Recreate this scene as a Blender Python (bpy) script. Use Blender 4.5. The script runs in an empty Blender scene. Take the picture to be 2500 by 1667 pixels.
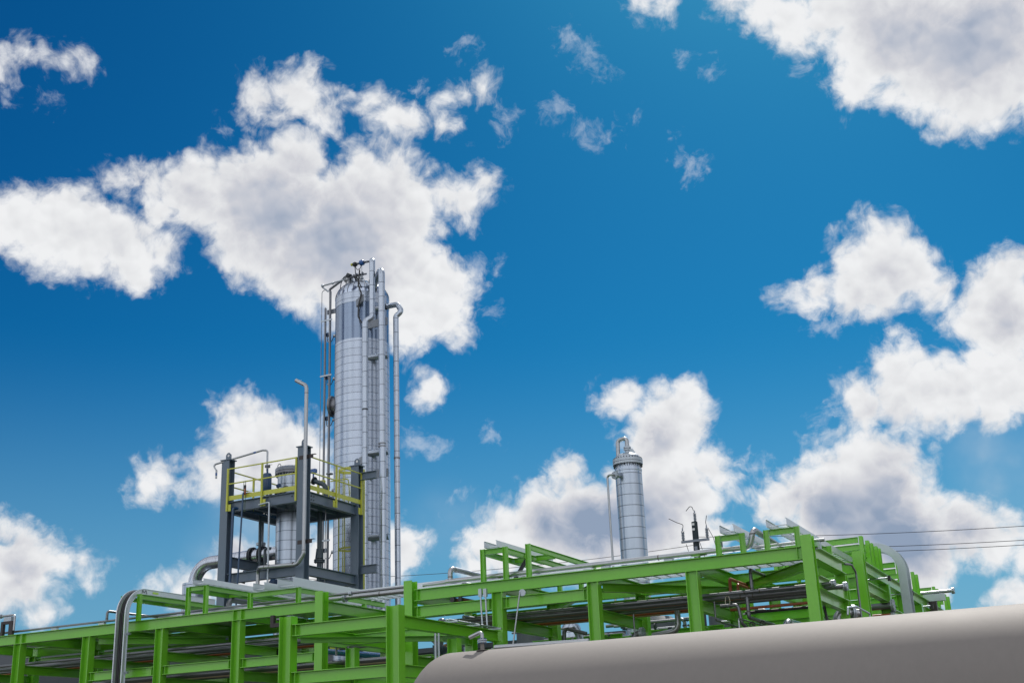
import bpy, bmesh, math, random
from mathutils import Vector, Matrix
random.seed(4)
sc = bpy.context.scene
COL = sc.collection

# ------------------------------------------------------------------ camera
FPX, CX, CY = 2977.94, 1250.0, 833.5
RW = ((0.89306045, -0.18039071, -0.41219197), (0.44827005, 0.27794527, 0.84958837), (-0.03869103, -0.94350709, 0.32908568))
CAM = Vector((0.0, 0.0, 1.6))
cd = bpy.data.cameras.new("camera"); cam = bpy.data.objects.new("camera", cd); COL.objects.link(cam)
cd.sensor_width = 36.0; cd.lens = FPX / 2500.0 * 36.0; cd.clip_start = 0.1; cd.clip_end = 5000.0
m = Matrix.Identity(4)
for i in range(3):
    m[i][0] = RW[i][0]; m[i][1] = -RW[i][1]; m[i][2] = -RW[i][2]; m[i][3] = CAM[i]
cam.matrix_world = m
sc.camera = cam
sc.view_settings.view_transform = 'Standard'; sc.view_settings.look = 'None'
sc.view_settings.gamma = 1.0; sc.view_settings.use_curve_mapping = False
sc.view_settings.exposure = 0.0
sc.cycles.max_bounces = 8; sc.cycles.diffuse_bounces = 3; sc.cycles.glossy_bounces = 4
sc.cycles.use_denoising = True

# ------------------------------------------------------------------ sun
SUN_EL, SUN_AZ = math.radians(50.0), math.radians(-8.0)     # azimuth from +Y towards +X
sdir = Vector((math.sin(SUN_AZ) * math.cos(SUN_EL), math.cos(SUN_AZ) * math.cos(SUN_EL), math.sin(SUN_EL)))
sl = bpy.data.lights.new("sun", 'SUN'); so = bpy.data.objects.new("sun", sl); COL.objects.link(so)
sl.energy = 4.8; sl.angle = math.radians(0.5); sl.color = (1.0, 0.95, 0.88)
so.rotation_euler = sdir.to_track_quat('Z', 'Y').to_euler()

def ray(px, py):
    d = (px - CX, py - CY, FPX)
    return Vector([sum(RW[i][k] * d[k] for k in range(3)) for i in range(3)])
def _U(px, py, ax, v):
    d = ray(px, py); return CAM + d * ((v - CAM[ax]) / d[ax])
def X(px, py, v): return _U(px, py, 0, v)
def Y(px, py, v): return _U(px, py, 1, v)
def Z(px, py, v): return _U(px, py, 2, v)

# ------------------------------------------------------------------ world: Nishita sky and cumulus clouds laid out by sky direction
w = bpy.data.worlds.new("World"); sc.world = w; w.use_nodes = True
nt = w.node_tree; nt.nodes.clear(); N = nt.nodes; L = nt.links
def nd(t, **k):
    n = N.new(t)
    for a, b in k.items(): setattr(n, a, b)
    return n
def setin(n, i, v):
    if hasattr(v, 'is_output') or isinstance(v, bpy.types.NodeSocket): L.new(v, n.inputs[i])
    else: n.inputs[i].default_value = v
def mt(op, a, b=None, c=None, clamp=False):
    n = nd('ShaderNodeMath', operation=op); n.use_clamp = clamp
    setin(n, 0, a)
    if b is not None: setin(n, 1, b)
    if c is not None: setin(n, 2, c)
    return n.outputs[0]
def vm(op, a, b=None):
    n = nd('ShaderNodeVectorMath', operation=op); setin(n, 0, a)
    if b is not None: setin(n, 1, b)
    return n.outputs['Value'] if op in ('DISTANCE', 'LENGTH', 'DOT_PRODUCT') else n.outputs[0]
def mr(v, a, b, c=0.0, d=1.0, smooth=True):
    n = nd('ShaderNodeMapRange', interpolation_type='SMOOTHSTEP' if smooth else 'LINEAR')
    setin(n, 0, v); setin(n, 1, a); setin(n, 2, b); setin(n, 3, c); setin(n, 4, d); return n.outputs[0]
def noise(vec, scale, detail, rough=0.55, dist=0.0):
    n = nd('ShaderNodeTexNoise'); L.new(vec, n.inputs['Vector']); n.inputs['Scale'].default_value = scale
    n.inputs['Detail'].default_value = detail; n.inputs['Roughness'].default_value = rough
    n.inputs['Distortion'].default_value = dist; return n
def mixc(f, a, b, mode='MIX'):
    n = nd('ShaderNodeMix', data_type='RGBA', blend_type=mode); setin(n, 0, f)
    setin(n, 6, a); setin(n, 7, b); return n.outputs[2]
tc = nd('ShaderNodeTexCoord'); DIR = vm('NORMALIZE', tc.outputs['Generated'])
sky = nd('ShaderNodeTexSky', sky_type='NISHITA'); sky.sun_disc = False
sky.sun_elevation = SUN_EL; sky.sun_rotation = SUN_AZ; sky.altitude = 0; sky.air_density = 1.0; sky.dust_density = 0.6; sky.ozone_density = 2.0
L.new(tc.outputs['Generated'], sky.inputs[0])
def skydisc(px, py, r):
    d = ray(px, py).normalized(); c = d.dot(ray(CX, CY).normalized())
    return d, r / FPX * c ** 1.5
def warp(vec, scale, det, amp):
    n = noise(vec, scale, det, 0.5)
    v = vm('SUBTRACT', n.outputs[1], (0.5, 0.5, 0.5)); v = vm('SCALE', v); v.node.inputs[3].default_value = amp
    return vm('ADD', vec, v)
DW = warp(warp(DIR, 16.0, 1.0, 0.030), 60.0, 3.0, 0.016)
n1 = noise(DIR, 26.0, 3.0, 0.5).outputs[0]
n2 = noise(DW, 90.0, 6.0, 0.62, 0.0)
def billow(vec):
    v = nd('ShaderNodeTexVoronoi', feature='F1'); L.new(vec, v.inputs['Vector']); v.inputs['Scale'].default_value = 38.0
    v.inputs['Detail'].default_value = 1.0; v.inputs['Roughness'].default_value = 0.5; v.inputs['Lacunarity'].default_value = 2.3
    return v.outputs['Distance']
DV = warp(DIR, 40.0, 3.0, 0.014)
v0 = billow(DV)
def field(discs, k):
    f = None
    for px, py, r in discs:
        d, ra = skydisc(px, py, r)
        q = mt('SUBTRACT', vm('DISTANCE', DW, tuple(d)), ra)
        f = q if f is None else mt('SMOOTH_MIN', f, q, k)
    return f
DISCS = [(852,594,194),(2118,1266,191),(2388,132,181),(1578,1248,143),(648,522,167),(2172,90,143),(2454,786,113),(126,558,113),(2154,654,107),(1350,1296,113),(1020,726,124),(618,1116,101),(2226,960,100),(2448,918,117),(1632,1068,108),(2370,1290,95),(828,1362,88),(66,1380,86),(294,600,91),(480,480,100),(1926,30,77),(714,1128,107),(942,510,140),(666,1404,67),(738,234,69),(1230,1320,89),(930,1350,79),(2178,1314,175),(954,282,56),(564,1410,64),(2112,1002,65),(2040,30,83),(2496,660,60),(1740,1140,64),(2070,708,70),(1434,1272,131),(48,534,83),(1908,1236,53),(636,228,48),(390,1146,45),(2496,30,83),(2088,204,62),(1812,-6,47),(2316,960,88),(1134,498,43),(444,1428,47),(60,1422,83),(726,1386,77),(534,1152,65),(330,618,86),(2274,120,167),(2280,708,43),(1530,966,43),(720,396,69),(1986,702,47),(1734,1308,45),(882,648,177),(600,1062,80),(2424,1314,75),(2124,1212,160),(168,1380,43),(2490,210,89),(1056,732,112),(1644,1014,84),(174,570,111),(366,444,39),(2460,738,104),(2496,1452,35),(1620,0,35),(24,1290,40),(900,270,43),(30,150,32),(1044,948,32),(780,606,162),(1098,318,35),(282,438,32),(798,288,35),(1386,1152,43),(1176,216,32),(990,300,47),(2076,972,48),(882,390,47),(2526,1374,29),(2286,1452,40),(1164,468,40),(1152,1374,35),(408,612,41),(486,1428,47),(750,1164,77),(2064,1242,153),(450,1182,29),(2094,636,71),(402,516,45),(1080,492,48),(1872,12,60),(2184,906,59),(588,498,140),(696,288,35),(1560,-6,29),(1500,966,37),(1938,708,32),(210,1398,35),(2454,1458,29),(30,1464,50),(2226,672,67),(1674,960,45),(2520,1452,35),(12,156,35),(1128,222,26),(960,1350,65),(1620,1182,130),(2418,954,92),(1860,1230,35),(1938,96,37),(1122,804,40),(378,1170,40),(162,156,22),(2394,792,69),(576,1032,58),(1776,-18,35),(600,594,95),(1680,1302,67),(126,150,23),(2154,588,58),(1140,1308,26),(2088,720,69),(1092,240,23),(570,1356,35),(2526,984,41),(2010,1128,50),(948,480,120),(2190,810,23),(2436,90,143),(1944,1212,66),(870,1356,88),(2202,1122,58),(60,138,29),(2376,132,185),(1638,6,35),(102,1380,77),(630,246,45),(2538,624,29),(1044,942,37),(2136,1356,130),(114,1494,23),(324,432,29),(390,1434,22),(2112,60,113),(2508,1380,29),(186,150,22)]
def shrink(x, y, r):
    if x < 260 and y < 220: return r * 0.62 - 3
    if x > 835 and x < 1300 and y < 335: return r * 0.80 - 6
    if y < 335 and x < 1300: return r - 8
    if x > 1450 and x < 1700 and y < 120: return r * 0.7
    return r - 3
F0 = field([(x, y, shrink(x, y, r)) for x, y, r in DISCS if shrink(x, y, r) > 2], 0.0035)
edge = mt('ADD', mt('MULTIPLY', mt('SUBTRACT', v0, 0.42), 0.014), mt('MULTIPLY', mt('SUBTRACT', n2.outputs[0], 0.5), 0.026))
# elsewhere in the sky: unseen cumulus field from noise, added for fill light and reflections, outside the part of the sky the photo shows
axis = tuple(ray(CX, CY).normalized())
off = mr(vm('DISTANCE', DIR, axis), 0.56, 0.64)
free = mt('MULTIPLY', mt('SUBTRACT', 0.44, noise(DIR, 3.2, 4.0, 0.55).outputs[0]), 0.30)
free = mt('ADD', free, mr(off, 0.0, 1.0, 0.3, 0.0))
F = mt('MINIMUM', F0, free)
Fe = mt('ADD', F, edge)
alpha = mr(Fe, 0.0160, -0.0050, 0.0, 1.0)
# wisps: thin, half transparent scraps
WISPS = [(1392,92,8),(1404,104,10),(1418,118,12),(1434,134,13),(1450,148,13),(1466,162,11),(1474,172,8),(1355,275,8),(1366,284,9),(1376,292,8),(1415,310,12),(1436,328,14),(1462,325,13),(1494,332,9),
 (1546,292,8),(1952,168,13),(1668,405,22),(1688,424,26),(1712,422,16),(1655,355,9),(1662,372,9),(1688,138,6),(1736,170,8),(1238,272,12),(1233,290,13),(1160,645,16),(1178,640,10),(1213,648,11),(1216,765,10),(1135,108,8),(1028,212,9),(560,315,11),(20,215,14),(110,230,9),
 (1045,1078,16),(1060,1092,14),(1020,1075,22),(1195,1075,14),(1840,1142,15),(1880,1142,20),(1900,1165,16),(1100,1235,12),(1125,1222,10),(1132,1262,12),(1118,1245,9),(2160,840,24),(2200,850,24),(1992,790,22),(2022,800,20),(2020,1020,12),(2010,1045,9)]
FW = field(WISPS, 0.004)
We = mt('ADD', FW, mt('ADD', mt('MULTIPLY', mt('SUBTRACT', n1, 0.5), 0.020), mt('MULTIPLY', mt('SUBTRACT', n2.outputs[0], 0.5), 0.050)))
walpha = mr(We, 0.008, -0.014, 0.0, 0.48)
HAZES = [(2440,1120,150,.45),(2390,1080,110,.30),(640,1270,170,.50),(560,1330,120,.3),(1100,1280,120,.15)]
hz = None
for px, py, r, s in HAZES:
    d, ra = skydisc(px, py, r)
    q = mr(vm('DISTANCE', DIR, tuple(d)), ra * 1.15, ra * 0.1, 0.0, s)
    hz = q if hz is None else mt('MAXIMUM', hz, q)
hz = mt('MULTIPLY', hz, mr(n1, 0.25, 0.7, 0.4, 1.3))
# thickness: cloud bodies greyer where thick or turned from the sun
SHADE = [(600,500,300,.42),(880,480,300,.34),(700,600,220,.18),(400,440,100,.15),(230,560,130,.18),(860,640,130,.2),(2390,20,260,.75),(2120,60,140,.35),(2250,200,160,.15),(2170,700,140,.30),(2100,720,80,.2),(2480,785,100,.6),(2486,627,60,.6),(2166,1024,90,.6),(2324,976,90,.35),
 (2201,1180,95,.75),(2094,1264,130,.75),(1987,1241,90,.6),(1930,1200,60,.3),(2293,1356,130,.85),(2362,1275,100,.45),(2209,1325,90,.6),(2450,1120,140,.6),(1432,1290,150,1.0),(1330,1290,60,.35),(1624,1041,70,.45),(1570,1040,50,.35),(1586,1087,60,.5),(1624,1290,110,.5),(1560,1250,80,.4),(1500,1220,70,.4),(1310,1270,60,.25),
 (478,1161,90,.35),(622,1161,100,.4),(645,1280,130,1.0),(560,1340,90,.8),(38,1352,110,.65),(76,1448,80,.4),(20,1300,60,.3),(1060,1010,30,.1),(620,220,70,.15),(1000,330,60,.15),(2030,880,70,.25),(1680,1200,60,.3),(1480,1330,100,.7)]
sh = None
for px, py, r, s in SHADE:
    d, ra = skydisc(px, py, r)
    q = mr(vm('DISTANCE', DIR, tuple(d)), ra * 1.45, 0.0, 0.0, s * 0.85)
    sh = q if sh is None else mt('ADD', sh, q)
deep = mr(F, -0.003, -0.055, 0.0, 0.12)
# relief of the billows: the same noise compared with itself a little towards the sun
dsh = (0.0008, 0.0012, 0.0052)
v1_ = billow(vm('ADD', DV, dsh))
nb = noise(vm('ADD', DIR, (0.0015, 0.0020, 0.0085)), 18.0, 4.0, 0.5).outputs[0]
nb0 = noise(DIR, 18.0, 4.0, 0.5).outputs[0]
rel = mt('ADD', mt('MULTIPLY', mt('SUBTRACT', v0, v1_), -0.46), mt('MULTIPLY', mt('SUBTRACT', nb0, nb), 1.0))
# billows show best where a cloud is thick
sh = mt('ADD', mt('ADD', sh, deep), mr(off, 0.0, 1.0, 0.0, 0.25))
sh = mt('MULTIPLY', sh, mr(nb0, 0.25, 0.75, 0.80, 1.05))
sh = mt('MULTIPLY', sh, mr(Fe, 0.004, -0.030, 0.25, 1.0))
sh = mt('SUBTRACT', mt('ADD', sh, 0.04), mt('MULTIPLY', rel, 0.8))
ramp = nd('ShaderNodeValToRGB'); L.new(sh, ramp.inputs[0])
cr = ramp.color_ramp; cr.elements[0].position = 0.0; cr.elements[0].color = (0.93, 0.94, 0.955, 1)
cr.elements[1].position = 1.0; cr.elements[1].color = (0.30, 0.38, 0.52, 1)
for p, c in ((0.18, (0.84, 0.85, 0.87, 1)), (0.42, (0.68, 0.69, 0.74, 1)), (0.70, (0.49, 0.535, 0.635, 1))):
    e = cr.elements.new(p); e.color = c
cloudc = vm('SCALE', ramp.outputs[0]); L.new(mt('MULTIPLY', mr(vm('DOT_PRODUCT', DIR, (0.0, -1.0, 0.0)), -0.2, 0.6, 1.0, 1.7), 9.3), cloudc.node.inputs[3])  # clouds behind the camera brightened to add front fill light on the rack
# clear sky colour
sp_ = nd('ShaderNodeSeparateColor'); L.new(sky.outputs[0], sp_.inputs[0]); cb_ = nd('ShaderNodeCombineColor')
for i, (pw, kk) in enumerate(((3.0, 0.24), (1.74, 0.65), (1.45, 0.70))):
    L.new(mt('MULTIPLY', mt('POWER', mt('MULTIPLY', sp_.outputs[i], 0.1), pw), kk * 10.0), cb_.inputs[i])
sz = nd('ShaderNodeSeparateXYZ'); L.new(DIR, sz.inputs[0])
base = mixc(mr(sz.outputs[2], 0.0, 0.34, 0.9, 0.0), cb_.outputs[0], (1.9, 3.9, 5.9, 1))
wispc = nd('ShaderNodeRGB'); wispc.outputs[0].default_value = (0.72 * 9.3, 0.78 * 9.3, 0.88 * 9.3, 1)
hazec = nd('ShaderNodeRGB'); hazec.outputs[0].default_value = (0.46 * 9.3 * 1.0, 0.60 * 9.3 * 1.0, 0.74 * 9.3 * 1.0, 1)
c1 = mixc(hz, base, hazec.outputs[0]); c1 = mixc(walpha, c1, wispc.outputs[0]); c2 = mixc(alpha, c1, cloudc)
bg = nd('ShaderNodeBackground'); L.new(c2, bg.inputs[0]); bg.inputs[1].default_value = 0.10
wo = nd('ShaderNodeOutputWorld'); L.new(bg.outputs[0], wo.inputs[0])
w.cycles.sampling_method = 'MANUAL'; w.cycles.sample_map_resolution = 512

# ------------------------------------------------------------------ mesh helpers
ORG = {}
class MB:
    def __init__(s): s.b = bmesh.new()
    def quadloop(s, rings, closed=True, cap=True):
        vs = [[s.b.verts.new(p) for p in r] for r in rings]
        n = len(rings[0])
        for a, c in zip(vs, vs[1:]):
            for i in range(n if closed else n - 1):
                j = (i + 1) % n
                try: s.b.faces.new((a[i], a[j], c[j], c[i]))
                except ValueError: pass
        if cap and closed:
            for r in (vs[0][::-1], vs[-1]):
                try: s.b.faces.new(r)
                except ValueError: pass
        return s
    def obox(s, c, ax, ay, az):
        c = Vector(c); ax, ay, az = Vector(ax), Vector(ay), Vector(az)
        r = [[c + sx * ax + sy * ay + sz * az for sx, sy in ((-1, -1), (1, -1), (1, 1), (-1, 1))] for sz in (-1, 1)]
        return s.quadloop(r)
    def box(s, a, b):
        a, b = Vector(a), Vector(b); h = (b - a) / 2
        return s.obox((a + b) / 2, (abs(h.x), 0, 0), (0, abs(h.y), 0), (0, 0, abs(h.z)))
    def bar(s, p0, p1, wd, ht, up=(0, 0, 1)):
        p0, p1 = Vector(p0), Vector(p1); d = p1 - p0; u = Vector(up); sd = d.cross(u).normalized(); u = sd.cross(d).normalized()
        return s.obox((p0 + p1) / 2, sd * wd / 2, u * ht / 2, d / 2)
    def ibeam(s, p0, p1, h, wd, up=(0, 0, 1), tf=0.016, tw=0.012):
        p0, p1 = Vector(p0), Vector(p1); d = (p1 - p0).normalized(); u = Vector(up); sd = d.cross(u).normalized(); u = sd.cross(d).normalized()
        q = [(-wd / 2, -h / 2), (wd / 2, -h / 2), (wd / 2, -h / 2 + tf), (tw / 2, -h / 2 + tf), (tw / 2, h / 2 - tf), (wd / 2, h / 2 - tf), (wd / 2, h / 2),
             (-wd / 2, h / 2), (-wd / 2, h / 2 - tf), (-tw / 2, h / 2 - tf), (-tw / 2, -h / 2 + tf), (-wd / 2, -h / 2 + tf)]
        return s.quadloop([[p + sd * a + u * b for a, b in q] for p in (p0, p1)])
    def channel(s, p0, p1, h, wd, up=(0, 0, 1), side=1, t=0.006):
        p0, p1 = Vector(p0), Vector(p1); d = (p1 - p0).normalized(); u = Vector(up); sd = d.cross(u).normalized() * side; u = Vector(up).normalized()
        q = [(0, -h / 2), (wd, -h / 2), (wd, -h / 2 + t), (t, -h / 2 + t), (t, h / 2 - t), (wd, h / 2 - t), (wd, h / 2), (0, h / 2)]
        return s.quadloop([[p + sd * a + u * b for a, b in q] for p in (p0, p1)])
    def tube(s, pts, r, n=14, bend=None, cap=True):
        pts = [Vector(p) for p in pts]
        if len(pts) > 2 and not isinstance(r, (list, tuple)):
            bd = bend if bend is not None else r * 3.0
            o = [pts[0]]
            for a, p, c in zip(pts, pts[1:], pts[2:]):
                u, v = (a - p), (c - p); lu, lv = u.length, v.length; u, v = u / lu, v / lv
                ang = math.acos(max(-1, min(1, u.dot(v))))
                if ang > 3.08 or ang < 0.05: o.append(p); continue
                t = min(bd / math.tan(ang / 2), lu * .48, lv * .48); rr = t * math.tan(ang / 2)
                cen = p + (u + v).normalized() * (rr / math.sin(ang / 2))
                a0, b0 = p + u * t - cen, p + v * t - cen
                tot = math.pi - ang; k = max(3, int(tot / 0.2))
                axx = a0.cross(b0).normalized()
                for i in range(k + 1): o.append(cen + Matrix.Rotation(tot * i / k, 3, axx) @ a0)
            o.append(pts[-1]); pts = o
        # parallel transport
        rs = r if isinstance(r, (list, tuple)) else [r] * len(pts)
        d = (pts[1] - pts[0]).normalized(); u = d.orthogonal().normalized(); rings = []
        for i, p in enumerate(pts):
            if i == 0: t = d
            elif i == len(pts) - 1: t = (pts[i] - pts[i - 1]).normalized()
            else: t = ((pts[i + 1] - p).normalized() + (p - pts[i - 1]).normalized()).normalized()
            u = (u - t * u.dot(t)).normalized(); v = t.cross(u)
            rings.append([p + (u * math.cos(6.28318 * k / n) + v * math.sin(6.28318 * k / n)) * rs[i] for k in range(n)])
        return s.quadloop(rings, cap=cap)
    def lathe(s, base, prof, axis=(0, 0, 1), n=40):
        base = Vector(base); a = Vector(axis).normalized(); u = a.orthogonal().normalized(); v = a.cross(u)
        return s.quadloop([[base + a * h + (u * math.cos(6.2831853 * k / n) + v * math.sin(6.2831853 * k / n)) * max(r, 1e-4) for k in range(n)] for r, h in prof])
    def flange(s, c, axis, r, t=0.03, n=20, bolts=8, gap=0.0):
        s.lathe(Vector(c) - Vector(axis).normalized() * t / 2, [(r, 0), (r, t)], axis, n)
        a = Vector(axis).normalized(); u = a.orthogonal().normalized(); v = a.cross(u)
        for k in range(bolts):
            q = Vector(c) + (u * math.cos(6.283 * k / bolts) + v * math.sin(6.283 * k / bolts)) * r * .8
            s.tube([q - a * t * 1.1, q + a * t * 1.1], r * .09, 5)
        return s
    def ball(s, c, r, n=12):
        return s.lathe(Vector(c) - Vector((0, 0, r)), [(r * math.sin(math.pi * i / 8), r - r * math.cos(math.pi * i / 8)) for i in range(9)], (0, 0, 1), n)
    def build(s, name, mat, parent=None, smooth=False, org=None):
        bmesh.ops.recalc_face_normals(s.b, faces=s.b.faces)
        me = bpy.data.meshes.new(name)
        if parent is not None: o_ = ORG[parent.name]
        elif org is not None: o_ = Vector(org)
        else:
            vs = [v.co for v in s.b.verts]
            o_ = Vector(((min(v.x for v in vs) + max(v.x for v in vs)) / 2, (min(v.y for v in vs) + max(v.y for v in vs)) / 2, min(v.z for v in vs)))
        for v in s.b.verts: v.co -= o_
        s.b.to_mesh(me); s.b.free(); me.materials.append(mat)
        if smooth:
            for p in me.polygons: p.use_smooth = True
            me.set_sharp_from_angle(angle=math.radians(38))
        ob = bpy.data.objects.new(name, me); COL.objects.link(ob)
        if parent is not None: ob.parent = parent
        else: ob.location = o_
        ORG[ob.name] = o_
        return ob
def tag(o, label, cat, group=None, kind=None):
    o['label'] = label; o['category'] = cat
    if group: o['group'] = group
    if kind: o['kind'] = kind
    return o
def thing(name, label, cat, loc, group=None):
    o = bpy.data.objects.new(name, None); COL.objects.link(o); o.location = Vector(loc); o.empty_display_size = 0.2
    ORG[o.name] = Vector(loc); return tag(o, label, cat, group)
def move_copy(root, off, label=None):
    r = root.copy(); COL.objects.link(r); r.location = root.location + Vector(off); ORG[r.name] = ORG[root.name] + Vector(off)
    if label: r['label'] = label
    for ch in list(root.children):
        c = ch.copy(); COL.objects.link(c); c.parent = r; ORG[c.name] = ORG[r.name]
        for g in ch.children:
            d = g.copy(); COL.objects.link(d); d.parent = c; ORG[d.name] = ORG[r.name]
    return r

def repeat(first, offs):
    for o_ in offs:
        c = first.copy(); COL.objects.link(c); c.parent = first.parent; c.location = first.location + Vector(o_); ORG[c.name] = ORG[first.name]
# ------------------------------------------------------------------ materials
def mat(name, col, rough=0.5, metal=0.0, coat=0.0, nscale=3.0, namt=0.12, bump=0.0, bscale=40.0, rvar=0.08, seam=None, streak=0.0, aniso=0.0):
    m_ = bpy.data.materials.new(name); m_.use_nodes = True; t = m_.node_tree; n = t.nodes; l = t.links
    b = n['Principled BSDF']; b.inputs['Metallic'].default_value = metal; b.inputs['Coat Weight'].default_value = coat; b.inputs['Coat Roughness'].default_value = 0.08
    g = n.new('ShaderNodeNewGeometry')
    def nz(sc_, det, scl=None):
        x = n.new('ShaderNodeTexNoise'); x.inputs['Scale'].default_value = sc_; x.inputs['Detail'].default_value = det; x.inputs['Roughness'].default_value = .6
        if scl:
            mp = n.new('ShaderNodeMapping'); mp.inputs['Scale'].default_value = scl; l.new(g.outputs['Position'], mp.inputs[0]); l.new(mp.outputs[0], x.inputs['Vector'])
        else: l.new(g.outputs['Position'], x.inputs['Vector'])
        return x.outputs[0]
    def mth(op, a, b_, c_=None):
        x = n.new('ShaderNodeMath'); x.operation = op
        for i, v in enumerate((a, b_, c_)):
            if v is None: continue
            if isinstance(v, (int, float)): x.inputs[i].default_value = v
            else: l.new(v, x.inputs[i])
        return x.outputs[0]
    v1 = nz(nscale, 5); v2 = nz(nscale * 9, 3)
    f = mth('ADD', mth('MULTIPLY', mth('SUBTRACT', v1, .5), 2 * namt), mth('MULTIPLY', mth('SUBTRACT', v2, .5), namt))
    if streak:
        v3 = nz(5.0, 4, (3.0, 3.0, 0.25)); f = mth('ADD', f, mth('MULTIPLY', mth('SUBTRACT', v3, .5), streak))
    f = mth('ADD', f, 1.0)
    hgt = None
    if seam:
        ax, sp, wd, dk, offs = seam
        sx = n.new('ShaderNodeSeparateXYZ'); l.new(g.outputs['Position'], sx.inputs[0])
        fr = mth('FRACT', mth('DIVIDE', mth('ADD', sx.outputs[ax], offs), sp), 0)
        ln = mth('LESS_THAN', fr, wd / sp)
        cell = mth('FLOOR', mth('DIVIDE', mth('ADD', sx.outputs[ax], offs), sp), 0)
        wn = n.new('ShaderNodeTexWhiteNoise'); wn.noise_dimensions = '1D'; l.new(cell, wn.inputs['W'])
        f = mth('MULTIPLY', f, mth('ADD', mth('MULTIPLY', wn.outputs[0], .10), .93))
        f = mth('MULTIPLY', f, mth('SUBTRACT', 1.0, mth('MULTIPLY', ln, dk)))
        hgt = mth('ADD', mth('MULTIPLY', fr, -0.0), mth('MULTIPLY', ln, -0.3))
    vmn = n.new('ShaderNodeVectorMath'); vmn.operation = 'SCALE'; vmn.inputs[0].default_value = col[:3]; l.new(f, vmn.inputs[3]); l.new(vmn.outputs[0], b.inputs['Base Color'])
    r_ = mth('ADD', mth('MULTIPLY', mth('SUBTRACT', v1, .5), rvar * 2), rough); l.new(r_, b.inputs['Roughness'])
    if bump or hgt is not None:
        bp = n.new('ShaderNodeBump'); bp.inputs['Distance'].default_value = 0.02; bp.inputs['Strength'].default_value = bump if bump else 0.1
        hv = nz(bscale, 3)
        if hgt is not None: hv = mth('ADD', mth('MULTIPLY', hv, 1.0), hgt)
        l.new(hv, bp.inputs['Height']); l.new(bp.outputs[0], b.inputs['Normal'])
    return m_
M = {}
M['green'] = mat('green_paint', (0.142, 0.455, 0.018), 0.32, 0, 0.35, 1.2, 0.10, 0.03, 30, 0.06, streak=0.12)
M['greend'] = mat('green_paint_dusty', (0.110, 0.320, 0.035), 0.42, 0, 0.2, 1.2, 0.10, 0.03, 30, 0.06)
M['grey'] = mat('slate_grey_paint', (0.098, 0.140, 0.195), 0.42, 0, 0.15, 1.5, 0.08, 0.03, 30, streak=0.08)
M['galv'] = mat('galvanised_steel', (0.40, 0.45, 0.50), 0.42, 0.75, 0, 5.0, 0.14, 0.04, 60, 0.1)
M['tray'] = mat('tray_aluminium', (0.58, 0.63, 0.68), 0.36, 0.55, 0, 3.0, 0.07, 0.02, 60, 0.08)
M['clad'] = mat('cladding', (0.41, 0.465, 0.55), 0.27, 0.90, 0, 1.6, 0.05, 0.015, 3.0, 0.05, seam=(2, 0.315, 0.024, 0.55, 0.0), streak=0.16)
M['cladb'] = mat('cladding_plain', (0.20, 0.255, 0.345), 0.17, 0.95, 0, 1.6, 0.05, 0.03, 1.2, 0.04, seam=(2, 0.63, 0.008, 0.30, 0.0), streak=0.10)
M['cladp'] = mat('pipe_cladding', (0.42, 0.475, 0.555), 0.28, 0.90, 0, 1.6, 0.06, 0.02, 3.0, 0.05, seam=(2, 0.62, 0.028, 0.62, 0.13), streak=0.12)
M['cladx'] = mat('duct_cladding', (0.45, 0.49, 0.56), 0.25, 0.95, 0, 1.6, 0.08, 0.02, 3.0, 0.05, seam=(0, 0.45, 0.02, 0.45, 0.13))
M['clads'] = mat('vessel_cladding', (0.40, 0.46, 0.54), 0.30, 0.90, 0, 1.6, 0.05, 0.015, 3.0, 0.05, seam=(2, 0.345, 0.024, 0.62, 0.1), streak=0.12)
M['dome'] = mat('dome_cladding', (0.40, 0.46, 0.56), 0.14, 0.95, 0, 2.0, 0.08, 0.05, 4.0, 0.04)
M['steel'] = mat('stainless_pipe', (0.36, 0.38, 0.40), 0.34, 0.95, 0, 4.0, 0.14, 0.03, 50, 0.1)
M['steeld'] = mat('dull_steel_pipe', (0.19, 0.20, 0.22), 0.42, 0.85, 0, 3.0, 0.20, 0.03, 50, 0.12)
M['weld'] = mat('weld_stain', (0.10, 0.085, 0.07), 0.55, 0.6)
M['yellow'] = mat('yellow_paint', (0.47, 0.49, 0.055), 0.40, 0, 0.1, 3.0, 0.08)
M['orange'] = mat('red_oxide_paint', (0.29, 0.080, 0.028), 0.45, 0, 0.05, 3.0, 0.14)
M['tan'] = mat('tan_insulation', (0.42, 0.34, 0.22), 0.6, 0, 0, 3.0, 0.14)
M['tank'] = mat('tank_paint', (0.206, 0.192, 0.182), 0.66, 0, 0.0, 0.8, 0.06, 0.02, 90, 0.05, streak=0.10)
M['tank'].node_tree.nodes['Principled BSDF'].inputs['Specular IOR Level'].default_value = 0.15
M['black'] = mat('black_rubber', (0.015, 0.017, 0.020), 0.45, 0, 0, 6, 0.2)
M['brown'] = mat('dark_bracket_steel', (0.035, 0.028, 0.030), 0.5, 0.2, 0, 6, 0.2)
M['navy'] = mat('dark_blue_pipe', (0.008, 0.050, 0.130), 0.35, 0, 0.2, 4, 0.1)
M['slatep'] = mat('dark_slate_pipe', (0.035, 0.060, 0.080), 0.40, 0, 0.1, 4, 0.1)
M['blue'] = mat('blue_paint', (0.010, 0.085, 0.30), 0.25, 0, 0.6, 4, 0.1)
M['white'] = mat('white_plastic', (0.70, 0.71, 0.72), 0.5, 0, 0, 4, 0.06)
M['pole'] = mat('tarred_wood', (0.016, 0.028, 0.036), 0.7, 0, 0, 8, 0.3)
M['porc'] = mat('grey_insulator', (0.20, 0.23, 0.28), 0.35, 0, 0.2)
M['concrete'] = mat('concrete', (0.33, 0.32, 0.30), 0.85, 0, 0, 1.5, 0.12, 0.1, 20)
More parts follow.
